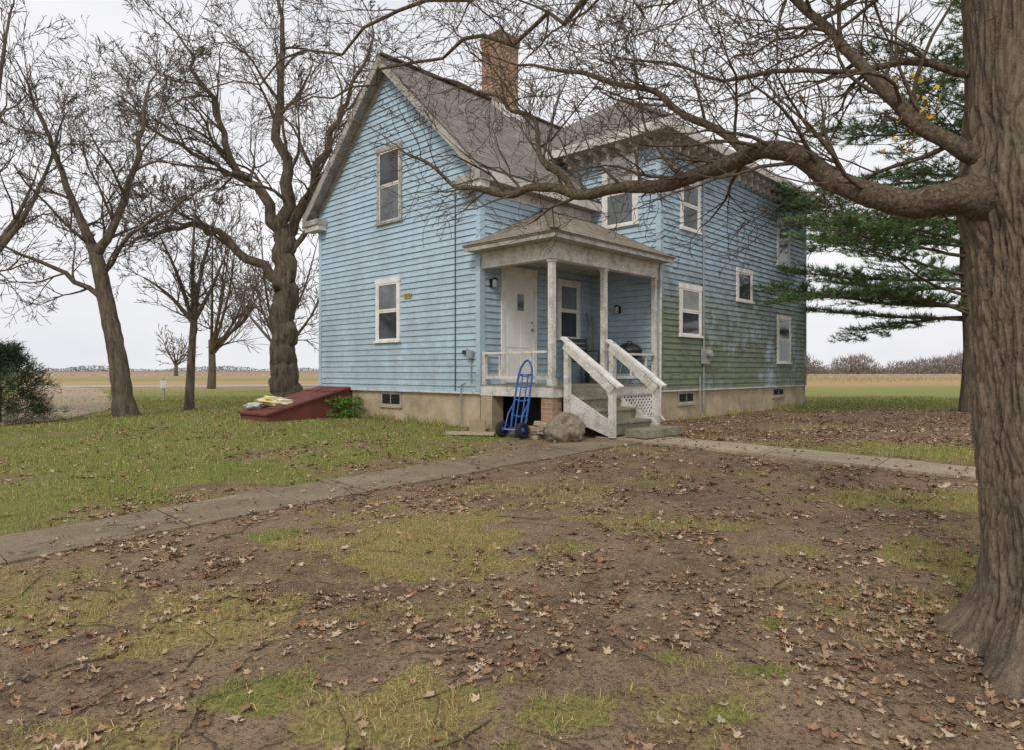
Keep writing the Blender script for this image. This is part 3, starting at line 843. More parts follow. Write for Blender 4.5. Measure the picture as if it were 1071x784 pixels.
# ------------------------------------------------------------------ TREES
def cat(P,R,n=4):
    P=[Vector(p) for p in P]; out=[];ro=[]
    for i in range(len(P)-1):
        p0=P[max(i-1,0)];p1=P[i];p2=P[i+1];p3=P[min(i+2,len(P)-1)]
        for k in range(n):
            t=k/n
            out.append(.5*((2*p1)+(p2-p0)*t+(2*p0-5*p1+4*p2-p3)*t*t+(3*p1-p0-3*p2+p3)*t**3)); ro.append(R[i]*(1-t)+R[i+1]*t)
    out.append(P[-1]);ro.append(R[-1]); return out,ro
def rdir(d,ang):
    ax=d.orthogonal().normalized(); ax=Quaternion(d,rng.uniform(0,2*math.pi))@ax
    return (Quaternion(ax,ang)@d).normalized()
class TP: pass
def grow(mb,p,d,L,r,lvl,o):
    seg=max(3,min(8,int(L/o.seg)+2)); st=L/seg; pts=[p.copy()]; 
    up=o.up[min(lvl,len(o.up)-1)]
    for i in range(seg):
        d=(d+Vector((rng.gauss(0,1),rng.gauss(0,1),rng.gauss(0,1)))*o.wig+Vector((0,0,up))).normalized()
        p=p+d*st; pts.append(p.copy())
    rad=[max(o.rmin*(1-.35*i/seg),r*(1-.75*i/seg)) for i in range(seg+1)]
    mb.tube(pts,rad,6 if r>.03 else (4 if r>.012 else 3),o.mat)
    o.tips.append(pts[-1])
    if lvl<o.maxl:
        k=o.kids[min(lvl,len(o.kids)-1)]
        for j in range(k):
            f=rng.uniform(.15,1.0) if j else 1.0
            i=min(int(f*seg),seg-1); q=pts[i].lerp(pts[i+1],f*seg-i) if f<1 else pts[-1]
            dd=(pts[i+1]-pts[i]).normalized()
            c=rdir(dd,rng.uniform(.4,.95) if f<1 else rng.uniform(.1,.4))
            grow(mb,q,c,L*rng.uniform(.45,.75)*(1.1-.35*f),max(o.rmin,rad[i]*.6),lvl+1,o)
def limb(mb,P,R,o,nk,kl,n=4,sides=10,f0=.15,lvl=1,wob=.0,lump=0.):
    R=[r*o.rs for r in R]
    pts,rad=cat(P,R,n)
    if wob:
        pts=[p+Vector((mnoise.noise(p*3)*wob,mnoise.noise(p*3+Vector((9,0,0)))*wob,mnoise.noise(p*3+Vector((0,9,0)))*wob)) if 0<i<len(pts)-1 else p for i,p in enumerate(pts)]
    mb.tube(pts,rad,sides,o.mat,lump)
    N=len(pts)-1
    for j in range(nk):
        f=f0+(1-f0)*(j+rng.random())/nk
        i=min(int(f*N),N-1); d=(pts[i+1]-pts[i]).normalized()
        c=rdir(d,rng.uniform(.5,1.1)); c=(c+Vector((0,0,o.up0))).normalized()
        grow(mb,pts[i],c,kl*rng.uniform(.6,1.2)*(1.1-.5*f),max(o.rmin,min(rad[i]*.5,o.rk)),lvl,o)
    grow(mb,pts[-1],(pts[-1]-pts[-2]).normalized(),kl*.7,rad[-1],lvl,o)
def opt(**k):
    o=TP(); o.seg=.25;o.wig=.12;o.up=[.05];o.rmin=.006;o.maxl=4;o.kids=[5,4,3,3];o.mat=BARKF;o.tips=[];o.up0=.2;o.rk=.05;o.rs=1.
    for a,b in k.items(): setattr(o,a,b)
    return o
def Z(L): return [(a,b,c+CAMZ) for a,b,c in L]
o=opt(rmin=.0068,maxl=5,kids=[5,5,4,3,3],up=[.05,.04,.03],wig=.15,seg=.3,rk=.038,rs=.85)
mb=MB()
limb(mb,Z([(-8.6,15,-1.1),(-8.68,15,-.6),(-8.82,15,.38),(-9.08,15,1.66),(-9.29,15,2.62)]),[.38,.25,.215,.19,.16],o,0,.5,n=8,sides=16,lump=.12)
limb(mb,Z([(-9.29,15,2.55),(-9.72,14.9,3.8),(-10.15,14.7,5.08),(-10.6,14.6,6.4)]),[.14,.09,.055,.02],o,8,1.9,f0=.1,wob=.12)
limb(mb,Z([(-9.29,15,2.5),(-8.87,15.2,3.6),(-8.55,15.3,4.87),(-8.4,15.4,6.1),(-8.2,15.5,7.0)]),[.13,.095,.07,.04,.015],o,9,1.9,f0=.1,wob=.12)
limb(mb,Z([(-9.05,15,1.5),(-9.72,14.6,2.1),(-10.5,14.3,2.5),(-11.4,14.0,2.9)]),[.08,.06,.035,.015],o,6,1.4,f0=.1,wob=.1)
limb(mb,Z([(-9.15,15,2.0),(-8.5,14.8,2.9),(-7.7,14.7,3.4),(-6.9,14.7,3.9)]),[.07,.05,.035,.015],o,6,1.3,f0=.15,wob=.1)
limb(mb,Z([(-9.25,15,2.5),(-9.3,16,3.9),(-9.4,16.8,5.3)]),[.09,.055,.02],o,5,1.7,f0=.15)
mb.build('bare_maple_tree',smooth=True,recalc=False)
print('maple',len(mb.f))
o=opt(rmin=.0092,maxl=5,kids=[5,5,4,3,3],up=[.02,.02,.0],wig=.18,seg=.45,rk=.07,rs=.9)
mb=MB()
limb(mb,Z([(-7.3,22,-1.2),(-7.4,22,-.5),(-7.46,22,.88),(-7.43,22,2.75),(-7.5,22,4.5)]),[.72,.49,.43,.40,.36],o,0,.5,n=10,sides=22,wob=.15,lump=.16)
limb(mb,Z([(-7.6,22,2.9),(-8.94,21.8,3.94),(-10,21.6,4.63),(-10.97,21.4,4.54),(-11.9,21.2,4.1)]),[.19,.15,.11,.07,.03],o,8,2.2,f0=.3,wob=.25)
limb(mb,Z([(-7.5,22,4.4),(-8.31,22,5.88),(-9.4,22,7.45),(-10,21.8,9.3),(-10.8,21.6,10.9)]),[.24,.18,.12,.08,.03],o,11,3.0,f0=.15,wob=.4)
limb(mb,Z([(-7.5,22,4.4),(-7.37,22,6.5),(-7.7,22,8.7),(-7.5,22,10.9),(-7.8,22,13)]),[.28,.2,.14,.09,.03],o,11,3.0,f0=.15,wob=.4)
limb(mb,Z([(-7.4,22,4.3),(-6.6,22,5.9),(-5.96,22,7.8),(-5.2,22,9.3),(-4.55,22,11.2)]),[.22,.16,.11,.07,.03],o,11,2.8,f0=.15,wob=.4)
limb(mb,Z([(-7.4,22,3.4),(-6.75,22,4.6),(-6.0,22.3,5.2),(-5.0,22.6,6.2)]),[.13,.09,.06,.02],o,6,2.0,f0=.2,wob=.2)
limb(mb,Z([(-8.6,22,6.3),(-9.9,21.5,6.7),(-11.2,21.2,7.6),(-12.3,21,8.6)]),[.11,.08,.05,.02],o,7,2.2,f0=.1,wob=.3)
mb.build('large_bare_tree',smooth=True,recalc=False)
print('large',len(mb.f))
o=opt(rmin=.0075,maxl=4,kids=[5,4,3,3],up=[.07,.05],wig=.13,seg=.3,rk=.025,rs=.85)
mb=MB()
limb(mb,Z([(-8.16,17,-1.1),(-8.16,17,-.7),(-8.1,17,.44),(-8.05,17,1.3)]),[.2,.14,.11,.09],o,2,1.3,f0=.8)
for a in ((-8.9,17,3.4),(-7.6,17.2,3.8),(-8.2,17.4,4.2),(-7.2,16.8,2.8),(-9.2,17,2.3)):
    s=Vector((-8.06,17,1.2)); e=Vector(a); m_=s.lerp(e,.5)+Vector((rng.uniform(-.1,.1),0,.1))
    limb(mb,Z([tuple(s),tuple(m_),tuple(e)]),[.07,.05,.02],o,5,1.1,f0=.2)
mb.build('small_bare_tree',smooth=True,recalc=False)
def randtree(name,x,y,h,r,n,kl,o):
    mb=MB(); g0=float(gh(x,y)); 
    limb(mb,[(x,y,g0-.1),(x+.05,y,g0+h*.15),(x,y,g0+h*.3)],[r*1.3,r,r*.8],o,0,.1)
    for i in range(n):
        a=rng.uniform(0,6.28); f=rng.uniform(.2,.45); s=Vector((x,y,g0+h*rng.uniform(.18,.3))); e=Vector((x+math.cos(a)*h*f,y+math.sin(a)*h*f,g0+h*rng.uniform(.5,1)))
        m_=s.lerp(e,.5)+Vector((math.cos(a),math.sin(a),0))*h*.05
        limb(mb,[s,m_,e],[r*.5,r*.3,r*.08],o,7,kl,f0=.2)
    return mb.build(name,smooth=True,recalc=False)
o=opt(rmin=.008,maxl=4,kids=[5,5,4,3],up=[.03],wig=.13,seg=.35,rk=.03)
randtree('bare_tree',-12.6,14.5,9,.22,6,2.0,o)
o=opt(rmin=.016,maxl=3,kids=[5,5,4],up=[.03],wig=.13,seg=.6,rk=.05,rs=.8)
randtree('bare_tree',-11.5,33,8,.2,8,1.8,o)
randtree('bare_tree',-17,38,9,.25,8,2.0,o)
o=opt(rmin=.05,maxl=3,kids=[4,3],up=[.03],wig=.17,seg=1.)
randtree('bare_tree',-75,150,9,.4,7,2.5,o)
o=opt(rmin=.016,maxl=3,kids=[5,5,4],up=[.03],wig=.13,seg=.6,rk=.05,rs=.8)
randtree('bare_tree',.5,27,13,.3,8,2.6,o); randtree('bare_tree',4.5,30,12,.3,8,2.6,o)

# ---- near right tree
near=empty('old_maple_tree',(2.68,3.3,0))
NB=Vector((2.68,3.3,0))
NSID=380; NR=380
hh=np.concatenate([np.linspace(-.15,2.9,330),np.linspace(2.92,6.2,NR-330)])
th=np.linspace(0,2*np.pi,NSID,endpoint=False)
vv=[]; cavs=[]
gl=.16
for i,h in enumerate(hh):
    hz=h-gl
    r0=.385-.012*max(hz,0)
    fl=math.exp(-max(hz,-.1)/.16)*.26+math.exp(-max(hz,0)/.5)*.05
    jn=.05*math.exp(-((h-2.44)/.15)**2)
    for t in th:
        lob=.45+.55*(.5+.5*math.cos(5*t+.6+.3*math.sin(2*t)))
        leftness=max(0,math.cos(t-math.pi))**2
        r=r0+fl*lob*1.1+jn*leftness
        c0=math.cos(t);s0=math.sin(t)
        wv=mnoise.noise(Vector((c0*3,s0*3,h*3.2)))*.10+mnoise.noise(Vector((c0*9,s0*9,h*9)))*.03
        tw=t+wv+h*.05
        C=math.cos(tw);S=math.sin(tw)
        dist,_p=mnoise.voronoi(Vector((C*8.6,S*8.6,h*5.2+mnoise.noise(Vector((C*5,S*5,h*2)))*1.2)))
        vr=min((dist[1]-dist[0])*2.1,1.)
        n3=min(abs(mnoise.noise(Vector((C*22+5,S*22,h*11))))*3.6,1)
        rg=min(abs(mnoise.noise(Vector((C*7.5+3,S*7.5,h*1.3))))*3.5,1)
        n2=mnoise.noise(Vector((C*2.2,S*2.2,h*1.1)))
        cv=.42*vr**.7+.28*n3+.30*rg
        r+=.030*(cv-.5)+.03*n2
        cx0=.15-.076*max(hz,0)+.05*max(hz-2.4,0)
        vv.append((c0*r+cx0,s0*r,h)); cavs.append(cv)
idx=np.arange(NR*NSID).reshape(NR,NSID); nx2=np.roll(idx,-1,1)
FF=np.stack([idx[:-1].ravel(),nx2[:-1].ravel(),nx2[1:].ravel(),idx[1:].ravel()],1)
cavs=np.array(cavs); cavs=np.clip((cavs-.15)/.7,0,1)
npmesh('trunk',np.array(vv),FF,BARKN,{'cav':cavs},smooth=True,parent=near)
o=opt(rmin=.0023,maxl=5,kids=[4,4,3,2,2],up=[-.02,-.01,.02],wig=.16,seg=.09,mat=BARKT,up0=.05,rk=.013,rs=.92)
mb=MB()
def LN(L): return [Vector((a,b,c+CAMZ))-NB for a,b,c in L]
limb(mb,LN([(2.62,3.32,.78),(2.32,3.3,.826),(2.13,3.3,.845),(1.93,3.35,.843),(1.763,3.4,.895),(1.625,3.5,1.036),(1.497,3.55,1.151),(1.347,3.65,1.21),(1.159,3.8,1.146),(.936,4,1.11),(.684,4.2,1.129),(.404,4.4,1.158),(.16,4.6,1.263),(-.037,4.75,1.25),(-.247,4.9,1.324),(-.475,5.1,1.436),(-.72,5.3,1.68),(-.98,5.5,1.86)]),
     [.17,.115,.082,.070,.063,.058,.054,.05,.045,.041,.037,.033,.029,.025,.021,.016,.011,.006],o,30,.85,n=12,sides=24,f0=.22,wob=.05,lump=.22)
limb(mb,LN([(1.286,3.7,1.21),(1.134,3.9,1.431),(.90,4.1,1.65),(.639,4.3,1.853),(.349,4.5,2.0),(.097,4.7,2.193),(-.247,4.9,2.356)]),[.028,.024,.02,.016,.012,.009,.005],o,14,.85,n=6,f0=.1,wob=.08,lump=.15)
limb(mb,LN([(.404,4.4,1.158),(.22,4.5,1.427),(.128,4.6,1.688),(-.106,4.8,1.966),(-.466,5,2.155),(-.854,5.2,2.426)]),[.025,.02,.016,.012,.009,.005],o,12,.85,n=6,f0=.1,wob=.08,lump=.15)
limb(mb,LN([(2.6,3.3,.90),(2.25,3.3,1.07),(2.118,3.35,1.182),(1.985,3.45,1.364),(1.866,3.55,1.58),(1.787,3.7,1.83),(1.668,3.85,2.07),(1.505,4,2.378),(1.2,4.3,2.9)]),[.06,.047,.040,.036,.032,.028,.024,.018,.01],o,18,.9,n=8,sides=16,f0=.15,wob=.06,lump=.2)
o.seg=.14; o.rmin=.0032; o.rk=.015
limb(mb,LN([(2.6,3.3,2.05),(2.3,3.3,2.2),(1.9,3.6,2.4),(1.3,4.2,2.6),(.6,4.9,2.75),(-.2,5.6,2.8),(-1.1,6.2,2.75),(-2,6.8,2.7),(-2.8,7.4,2.75)]),[.055,.045,.036,.03,.024,.018,.013,.009,.005],o,24,1.2,f0=.15,wob=.2,lump=.15)
limb(mb,LN([(2.5,3.4,2.6),(2.4,3.4,2.8),(1.6,4.4,3.3),(.6,5.6,3.6),(-.8,6.8,3.75),(-2.4,8,3.75),(-4,9,3.7),(-5,9.6,3.9)]),[.06,.05,.04,.03,.022,.015,.009,.005],o,24,1.5,f0=.15,wob=.25,lump=.15)
limb(mb,LN([(2.6,3.5,2.0),(2.5,3.9,2.3),(2.7,4.9,2.9),(3.0,6.0,3.3),(2.8,7.2,3.5),(2.4,8.2,3.6)]),[.06,.05,.035,.024,.014,.007],o,18,1.2,f0=.2,wob=.12)
limb(mb,LN([(2.5,3.3,1.40),(2.0,3.5,1.6),(1.6,3.7,1.62),(1.15,3.95,1.75),(.7,4.2,1.95)]),[.026,.018,.014,.010,.004],o,9,.8,f0=.2,wob=.08,lump=.15)
limb(mb,LN([(2.4,3.5,3.2),(1.8,4.6,3.6),(1.2,6,3.9),(.9,7.6,4.1),(.2,9.2,4.4)]),[.05,.04,.028,.016,.006],o,14,1.5,f0=.15,wob=.15)
mb.build('limbs_and_twigs',near,smooth=True,recalc=False)
ntips=[t+NB for t in o.tips]
print('near tree faces',len(mb.f))

# ---- pine
def needles(name,cl,mat,parent=None):
    A=np.array(cl); p=A[:,:3]; d=A[:,3:6]*A[:,6:7]; 
    side=np.cross(A[:,3:6],nr.normal(size=(len(A),3))); side/=np.linalg.norm(side,axis=1,keepdims=True)+1e-9
    w=A[:,7:8]
    V=np.stack([p-side*w,p+side*w,p+d],1).reshape(-1,3); F=np.arange(len(V)).reshape(-1,3)
    return npmesh(name,V,F,mat,colr=np.repeat(A[:,8:11],3,0),parent=parent)
pine=empty('pine_tree',(10.95,16.0,0))
PB=Vector((10.95,16.0,0))
g0=float(gh(PB.x,PB.y))
mb=MB(); pts,rad=cat([(0,0,g0-.1),(.05,0,g0+1.5),(-.05,.05,g0+4),(0,0,g0+7),(0,0,g0+10.5)],[.30,.22,.18,.12,.03],6)
mb.tube(pts,rad,14,BARKF)
cl=[]
def spray(c,d,L,n,shade):
    d=d.normalized()
    for i in range(n):
        t=rng.random(); q=c+d*L*t
        nd=Vector((rng.gauss(0,1),rng.gauss(0,1),rng.gauss(0,.8)+.25)).normalized()*.8+d*.8; nd.normalize()
        s=shade*rng.uniform(.6,1.35)
        cl.append((q.x,q.y,q.z,nd.x,nd.y,nd.z,rng.uniform(.10,.17),.0085,.105*s,.185*s,.065*s))
H=10.6
zz=2.35
levels=[]
while zz<H:
    for j in range(4 if zz>3 else 5):
        a=rng.uniform(0,2*math.pi); Lr=(5.2*(1-(zz/H)**1.9)+.8)*rng.uniform(.6,1.05)
        levels.append((zz+rng.uniform(-.2,.2),a,Lr))
    zz+=.75
levels+= [(2.5,math.pi-.1,5.0),(2.75,math.pi+.25,4.8),(3.1,math.pi-.35,4.6),(2.3,math.pi+.5,4.2),(2.9,math.pi+.05,4.3),(2.4,math.pi+.35,5.0)]
levels+= [(3.9,math.pi+.1,4.2),(4.5,math.pi-.3,4.0),(5.0,math.pi+.35,4.3),(5.6,math.pi,3.9),(6.2,math.pi+.5,3.8),(6.6,math.pi-.2,3.5),(7.2,math.pi+.2,3.3),(7.9,math.pi+.45,3.0),(8.3,math.pi-.1,2.6),(4.2,math.pi+.6,4.0)]
for (z0,a,Lr) in levels:
    d=Vector((math.cos(a),math.sin(a),.12)).normalized(); p=Vector((0,0,z0+g0)); n=max(4,int(Lr/.35)); pts=[p]
    dz=rng.uniform(-.02,.10)
    for i in range(n):
        d=(d+Vector((rng.gauss(0,.07),rng.gauss(0,.07),rng.gauss(0,.04)+dz*.2-.012))).normalized(); p=p+d*Lr/n; pts.append(p)
    mb.tube(pts,[max(.008,.05*(Lr/5)*(1-i/len(pts))) for i in range(len(pts))],5,BARKT)
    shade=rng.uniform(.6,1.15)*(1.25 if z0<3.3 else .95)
    for i in range(max(1,int(n*.25)),n+1):
        f=i/n; wd=(.25+.75*math.sin(min(1,f*1.05)*math.pi*.75))*min(1.1,Lr*.26)
        dd=(pts[i]-pts[i-1]).normalized(); sd=dd.cross(Vector((0,0,1))).normalized()
        for sgn in (-1,1):
            for q in range(2):
                sl=wd*rng.uniform(.5,1.1)
                bd=(dd*rng.uniform(.5,1.1)+sd*sgn+Vector((0,0,rng.uniform(-.12,.12)))).normalized()
                b0=pts[i-1].lerp(pts[i],rng.random()); b1=b0+bd*sl
                mb.tube([b0,b1],[.009,.004],3,BARKT)
                ns=max(2,int(sl/.15))
                for k in range(ns):
                    c=b0.lerp(b1,(k+.6)/ns)
                    cd=(bd+Vector((rng.gauss(0,.5),rng.gauss(0,.5),rng.uniform(.0,.5)))).normalized()
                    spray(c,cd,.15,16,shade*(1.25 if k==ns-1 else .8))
        if i==n: spray(pts[i],dd,.2,40,shade)
mb.build('trunk_and_limbs',pine,smooth=True,recalc=False)
needles('needle_foliage',cl,NEEDLE,parent=pine)
print('pine needles',len(cl))
sh=empty('evergreen_shrub',(-9.85,12.9,0)); g0=float(gh(-9.85,12.9)); cl=[]
mb=MB(); mb.tube([(0,0,g0-.1),(0,0,g0+1.3)],[.05,.01],6,BARKT)
for i in range(330):
    h=rng.random()**.8*1.4; a=rng.uniform(0,6.28)
    R=(.85*(1-(h/1.6)**1.5)+.08)*rng.uniform(.5,1.1)*(1+.5*mnoise.noise(Vector((math.cos(a)*1.5,math.sin(a)*1.5,h*2))))
    q=Vector((math.cos(a)*R,math.sin(a)*R,g0+h+.05)); dd=Vector((math.cos(a),math.sin(a),.3))
    s=rng.uniform(.3,.95)
    for k in range(34):
        nd=(dd*.7+Vector((rng.gauss(0,.7),rng.gauss(0,.7),rng.gauss(0,.7)+.2))).normalized(); c=q+Vector((rng.gauss(0,.06),rng.gauss(0,.06),rng.gauss(0,.06)))
        cl.append((c.x,c.y,c.z,nd.x,nd.y,nd.z,.13,.007,.08*s,.12*s,.05*s))
    if i%5==0: mb.tube([(0,0,g0+h*.6),tuple(q)],[.012,.004],3,BARKT)
mb.build('stems',sh,recalc=False); needles('foliage',cl,NEEDLE,parent=sh)
w=h2w(-3.75,-.35); gp=empty('weed_shrub',(w[0],w[1],0)); g0=float(gh(w[0],w[1])); cl=[]
for i in range(90):
    a=rng.uniform(0,6.28); R=rng.random()*.38; h=rng.random()*.42
    for k in range(16):
        nd=Vector((rng.gauss(0,1),rng.gauss(0,1),rng.gauss(0,.8)+.4)).normalized(); s=rng.uniform(.6,1.5)
        cl.append((math.cos(a)*R+rng.gauss(0,.04),math.sin(a)*R+rng.gauss(0,.04),g0+h,nd.x,nd.y,nd.z,.07,.012,.10*s,.19*s,.035*s))
needles('foliage',cl,NEEDLE,parent=gp)

def treeline(name,segs,n,hmax,wd,base,fr=.06):
    cl=[]
    for i in range(n):
        (x0,y0),(x1,y1)=segs[rng.randrange(len(segs))]; t=rng.random()
        x=x0+(x1-x0)*t; y=y0+(y1-y0)*t+rng.uniform(-6,6)
        nn=float(fbm(np.array(x*fr),np.array(y*.01),31,4)); hm=hmax*max(.12,(nn-.18)*1.75)
        z=.6+rng.random()**1.3*hm*.8
        nd=Vector((rng.gauss(0,.5),rng.gauss(0,.2),rng.uniform(.2,1))).normalized(); s=rng.uniform(.65,1.3)
        cl.append((x,y,z,nd.x,nd.y,nd.z,hm*rng.uniform(.12,.4),wd,base[0]*s,base[1]*s,base[2]*s))
    return needles(name,cl,NEEDLE)
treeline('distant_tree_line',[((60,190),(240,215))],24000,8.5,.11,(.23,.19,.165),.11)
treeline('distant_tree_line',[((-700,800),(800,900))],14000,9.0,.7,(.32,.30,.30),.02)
treeline('roadside_brush',[((-14,27),(-6,29)),((-26,30),(-14,27))],1500,.8,.02,(.36,.24,.11))
treeline('distant_brush',[((20,60),(60,75))],2500,1.0,.04,(.42,.30,.16))
mb=MB()
for x,y in ((-74,165),(-112,190)):
    mb.tube([(x,y,.4),(x,y,8)],[.15,.11],6,BARKF); mb.box(x-1.0,x+1.0,y-.06,y+.06,7.2,7.35,BARKF)
mb.build('utility_poles')

# ------------------------------------------------------------------ leaves, grass, twigs on ground
def leafmesh(name,pos,size,tilt,colr,pointz=True,crumb=False):
    n=len(pos); 
    if crumb: k=4; rr=np.array([1,.7,.9,.6])
    else: k=11; rr=np.array([1.0,.55,.9,.42,.72,.40,.40,.72,.42,.9,.55])
    ang=np.linspace(0,2*np.pi,k,endpoint=False)
    lx=np.cos(ang)*rr; ly=np.sin(ang)*rr*.92
    T=np.concatenate([[[0,0]],np.stack([lx,ly],1)])
    jit=nr.uniform(.75,1.2,(n,k+1,1)) if not crumb else nr.uniform(.5,1.3,(n,k+1,1))
    R=T[None]*size[:,None,None]*nr.uniform(.7,1.2,(n,1,2))*jit
    curl=nr.uniform(-.2,1.7,(n,1)); fold=nr.uniform(-.2,1.1,(n,1)); r2=(T**2).sum(1)[None]
    R=R*(1-.22*np.clip(curl,0,2)[...,None]*r2[...,None]*.6)
    z=(curl*r2*.45+fold*np.abs(T[:,1])[None]*.5+nr.normal(0,.08,(n,k+1)))*size[:,None]
    P=np.concatenate([R,z[...,None]],2)
    a=nr.uniform(0,2*np.pi,n); tl=tilt; ta=nr.uniform(0,2*np.pi,n)
    def rotz(P,a):
        c,s=np.cos(a)[:,None],np.sin(a)[:,None]; return np.stack([P[...,0]*c-P[...,1]*s,P[...,0]*s+P[...,1]*c,P[...,2]],2)
    P=rotz(P,a); c,s=np.cos(tl)[:,None],np.sin(tl)[:,None]
    P=np.stack([P[...,0]*c+P[...,2]*s,P[...,1],-P[...,0]*s+P[...,2]*c],2); P=rotz(P,ta)
    if pointz: P[...,2]-=P[...,2].min(1,keepdims=True)*.85
    P=P+pos[:,None,:]
    base=(np.arange(n)*(k+1))[:,None,None]
    tri=np.array([[0,i+1,(i+1)%k+1] for i in range(k)])[None]
    F=(base+tri).reshape(-1,3)
    return npmesh(name,P.reshape(-1,3),F,LEAFM,colr=np.repeat(colr,k+1,0))
pal=np.array([(.50,.34,.21),(.40,.255,.15),(.30,.18,.105),(.19,.115,.07),(.58,.44,.30),(.36,.17,.085),(.22,.15,.11),(.64,.53,.40)])
def in_house(x,y):
    dx=x-HO.x; dy=y-HO.y; lx=dx*.729-dy*.685; ly=dx*.685+dy*.729
    return ((lx>-5.4)&(lx<.02)&(ly>-.03)&(ly<9))|((lx>-1)&(lx<1.72)&(ly>-.02)&(ly<11.2))
def scat(n,x0,x1,y0,y1,dens):
    x=nr.uniform(x0,x1,n); y=nr.uniform(y0,y1,n); k=(nr.random(n)<dens(x,y))&~in_house(x,y)&(np.abs(x)<y*.86+.8)
    return x[k],y[k]
def ld(x,y):
    g,gr,pd=masks(x,y); n=fbm(x*1.1,y*1.1,41,3); n2=fbm(x*4,y*4,43,2)
    d=(.14+.9*sst(.38,.62,n))*(.16+1.1*sst(.38,.62,n2))*(1-.5*g)
    d=np.where(pd<.4,d*.22,d); return d
xs_,ys_=[],[]
for a in ((21000,-4,4.5,2.1,7,ld),(17000,-7,8,7,12,ld),(12000,-12,12,11,18,lambda x,y:ld(x,y)*np.where(x>1,1,.35))):
    x,y=scat(*a); xs_.append(x); ys_.append(y)
x=nr.normal(2.4,.7,900); y=nr.normal(3.4,.7,900); k=y>2; xs_.append(x[k]); ys_.append(y[k])
x,y=scat(9000,2.8,12,9,17.5,lambda x,y:np.full(x.shape,.8)*(fbm(x*.8,y*.8,51,3)>.42)*(masks(x,y)[0]<.6)); xs_.append(x); ys_.append(y)
x=np.concatenate(xs_); y=np.concatenate(ys_)
g_,_,pd_=masks(x,y)
z=gh(x,y)+.002+np.where(pd_<.40,.018,0)
sz=(.014+.029*nr.random(len(x))**1.2)*np.where(y>7,1.25,1.0)
ci=nr.choice(len(pal),len(x),p=[.18,.22,.17,.13,.14,.06,.05,.05]); cc=pal[ci]*nr.uniform(.7,1.2,(len(x),1))
leafmesh('fallen_leaves',np.stack([x,y,z],1),sz,np.abs(nr.normal(0,.26,len(x))),cc)
print('leaves',len(x))
x,y=scat(30000,-4,4.5,2.1,6,lambda x,y:.25+.75*ld(x,y)); _,_,pd_=masks(x,y)
z=gh(x,y)+.001+np.where(pd_<.40,.018,0)
cc=pal[nr.choice(len(pal),len(x))]*nr.uniform(.5,1.15,(len(x),1))
leafmesh('leaf_litter',np.stack([x,y,z],1),nr.uniform(.003,.010,len(x)),np.abs(nr.normal(0,.4,len(x))),cc,True,True)
t=[q for q in ntips if rng.random()<.012]
P=np.array([[q.x,q.y,q.z-.02] for q in t]); 
leafmesh('clinging_leaves',P,nr.uniform(.010,.020,len(P)),nr.uniform(.6,1.6,len(P)),pal[nr.choice([2,3,5,0],len(P))],False)
yl=[]
for c in ((2.10,3.45,1.36),(2.08,3.45,1.27),(2.00,3.5,1.18),(2.12,3.5,1.52)):
    for i in range(12): yl.append((c[0]+rng.gauss(0,.05),c[1]+rng.gauss(0,.06),c[2]+CAMZ+rng.gauss(0,.03)))
P=np.array(yl); leafmesh('yellow_leaves',P,nr.uniform(.018,.03,len(P)),nr.uniform(.5,1.5,len(P)),np.tile([[.72,.50,.05]],(len(P),1)),False)

def blades(name,x,y,h,w,colr,lean):
    n=len(x); z=gh(x,y)-.004; la=nr.uniform(0,2*np.pi,n); le=lean*nr.random(n); a=nr.uniform(0,2*np.pi,n)
    s=np.stack([np.cos(a),np.sin(a),np.zeros(n)],1)*w[:,None]
    p=np.stack([x,y,z],1); l=np.stack([np.cos(la)*le,np.sin(la)*le,np.zeros(n)],1)*h[:,None]
    mid=p+l*.45+np.array([0,0,1])*(h*.62)[:,None]; tip=p+l*1.5+np.array([0,0,1])*(h*np.clip(1-le*.4,.25,1))[:,None]
    V=np.stack([p-s,p+s,mid+s*.7,mid-s*.7,tip],1).reshape(-1,3)
    b=(np.arange(n)*5)[:,None]
    F=np.concatenate([b+np.array([[0,1,2]]),b+np.array([[0,2,3]]),b+np.array([[3,2,4]])],0)
    return npmesh(name,V,F,GRASSM,colr=np.repeat(colr,5,0))
def gcol(x,y,gr):
    n=len(x); t=(nr.random(n)<(gr*.95-.08+.6*(fbm(x*3,y*3,61,2)-.5)))[:,None]
    st=np.array([(.52,.39,.18)])*nr.uniform(.55,1.25,(n,1)); gn=np.array([(.21,.27,.06)])*nr.uniform(.6,1.4,(n,1))
    return np.where(t,gn,st)
def gd(x,y):
    g,gr,pd=masks(x,y); n=fbm(x*9,y*9,71,2); d=np.clip(g*1.2-.1,0,1)**1.3*(.25+1.0*sst(.35,.65,n)); return np.where(pd<.36,0,d)
x,y=scat(230000,-4.5,4.8,2.2,7,gd); g,gr,pd=masks(x,y)
blades('grass_tufts',x,y,nr.uniform(.015,.050,len(x)),nr.uniform(.0010,.0022,len(x)),gcol(x,y,gr),1.5)
n1=len(x)
x,y=scat(170000,-9,8,5,12,lambda x,y:gd(x,y)*(y>6.4)); g,gr,pd=masks(x,y)
blades('lawn_grass',x,y,nr.uniform(.02,.06,len(x)),nr.uniform(.002,.004,len(x)),gcol(x,y,gr),1.2); n2=len(x)
x,y=scat(130000,-18,16,12,26,gd); g,gr,pd=masks(x,y)
blades('lawn_grass',x,y,nr.uniform(.03,.075,len(x)),nr.uniform(.004,.009,len(x)),gcol(x,y,gr),1.0)
print('blades',n1,n2,len(x))
wx=[];wy=[]
for i in range(2600):
    if rng.random()<.55: p=h2w(-rng.random()*5.3,-abs(rng.gauss(0,.10))-.03)
    else: p=h2w(1.72+abs(rng.gauss(0,.10)),3.4+rng.random()*7.6)
    wx.append(p[0]);wy.append(p[1])
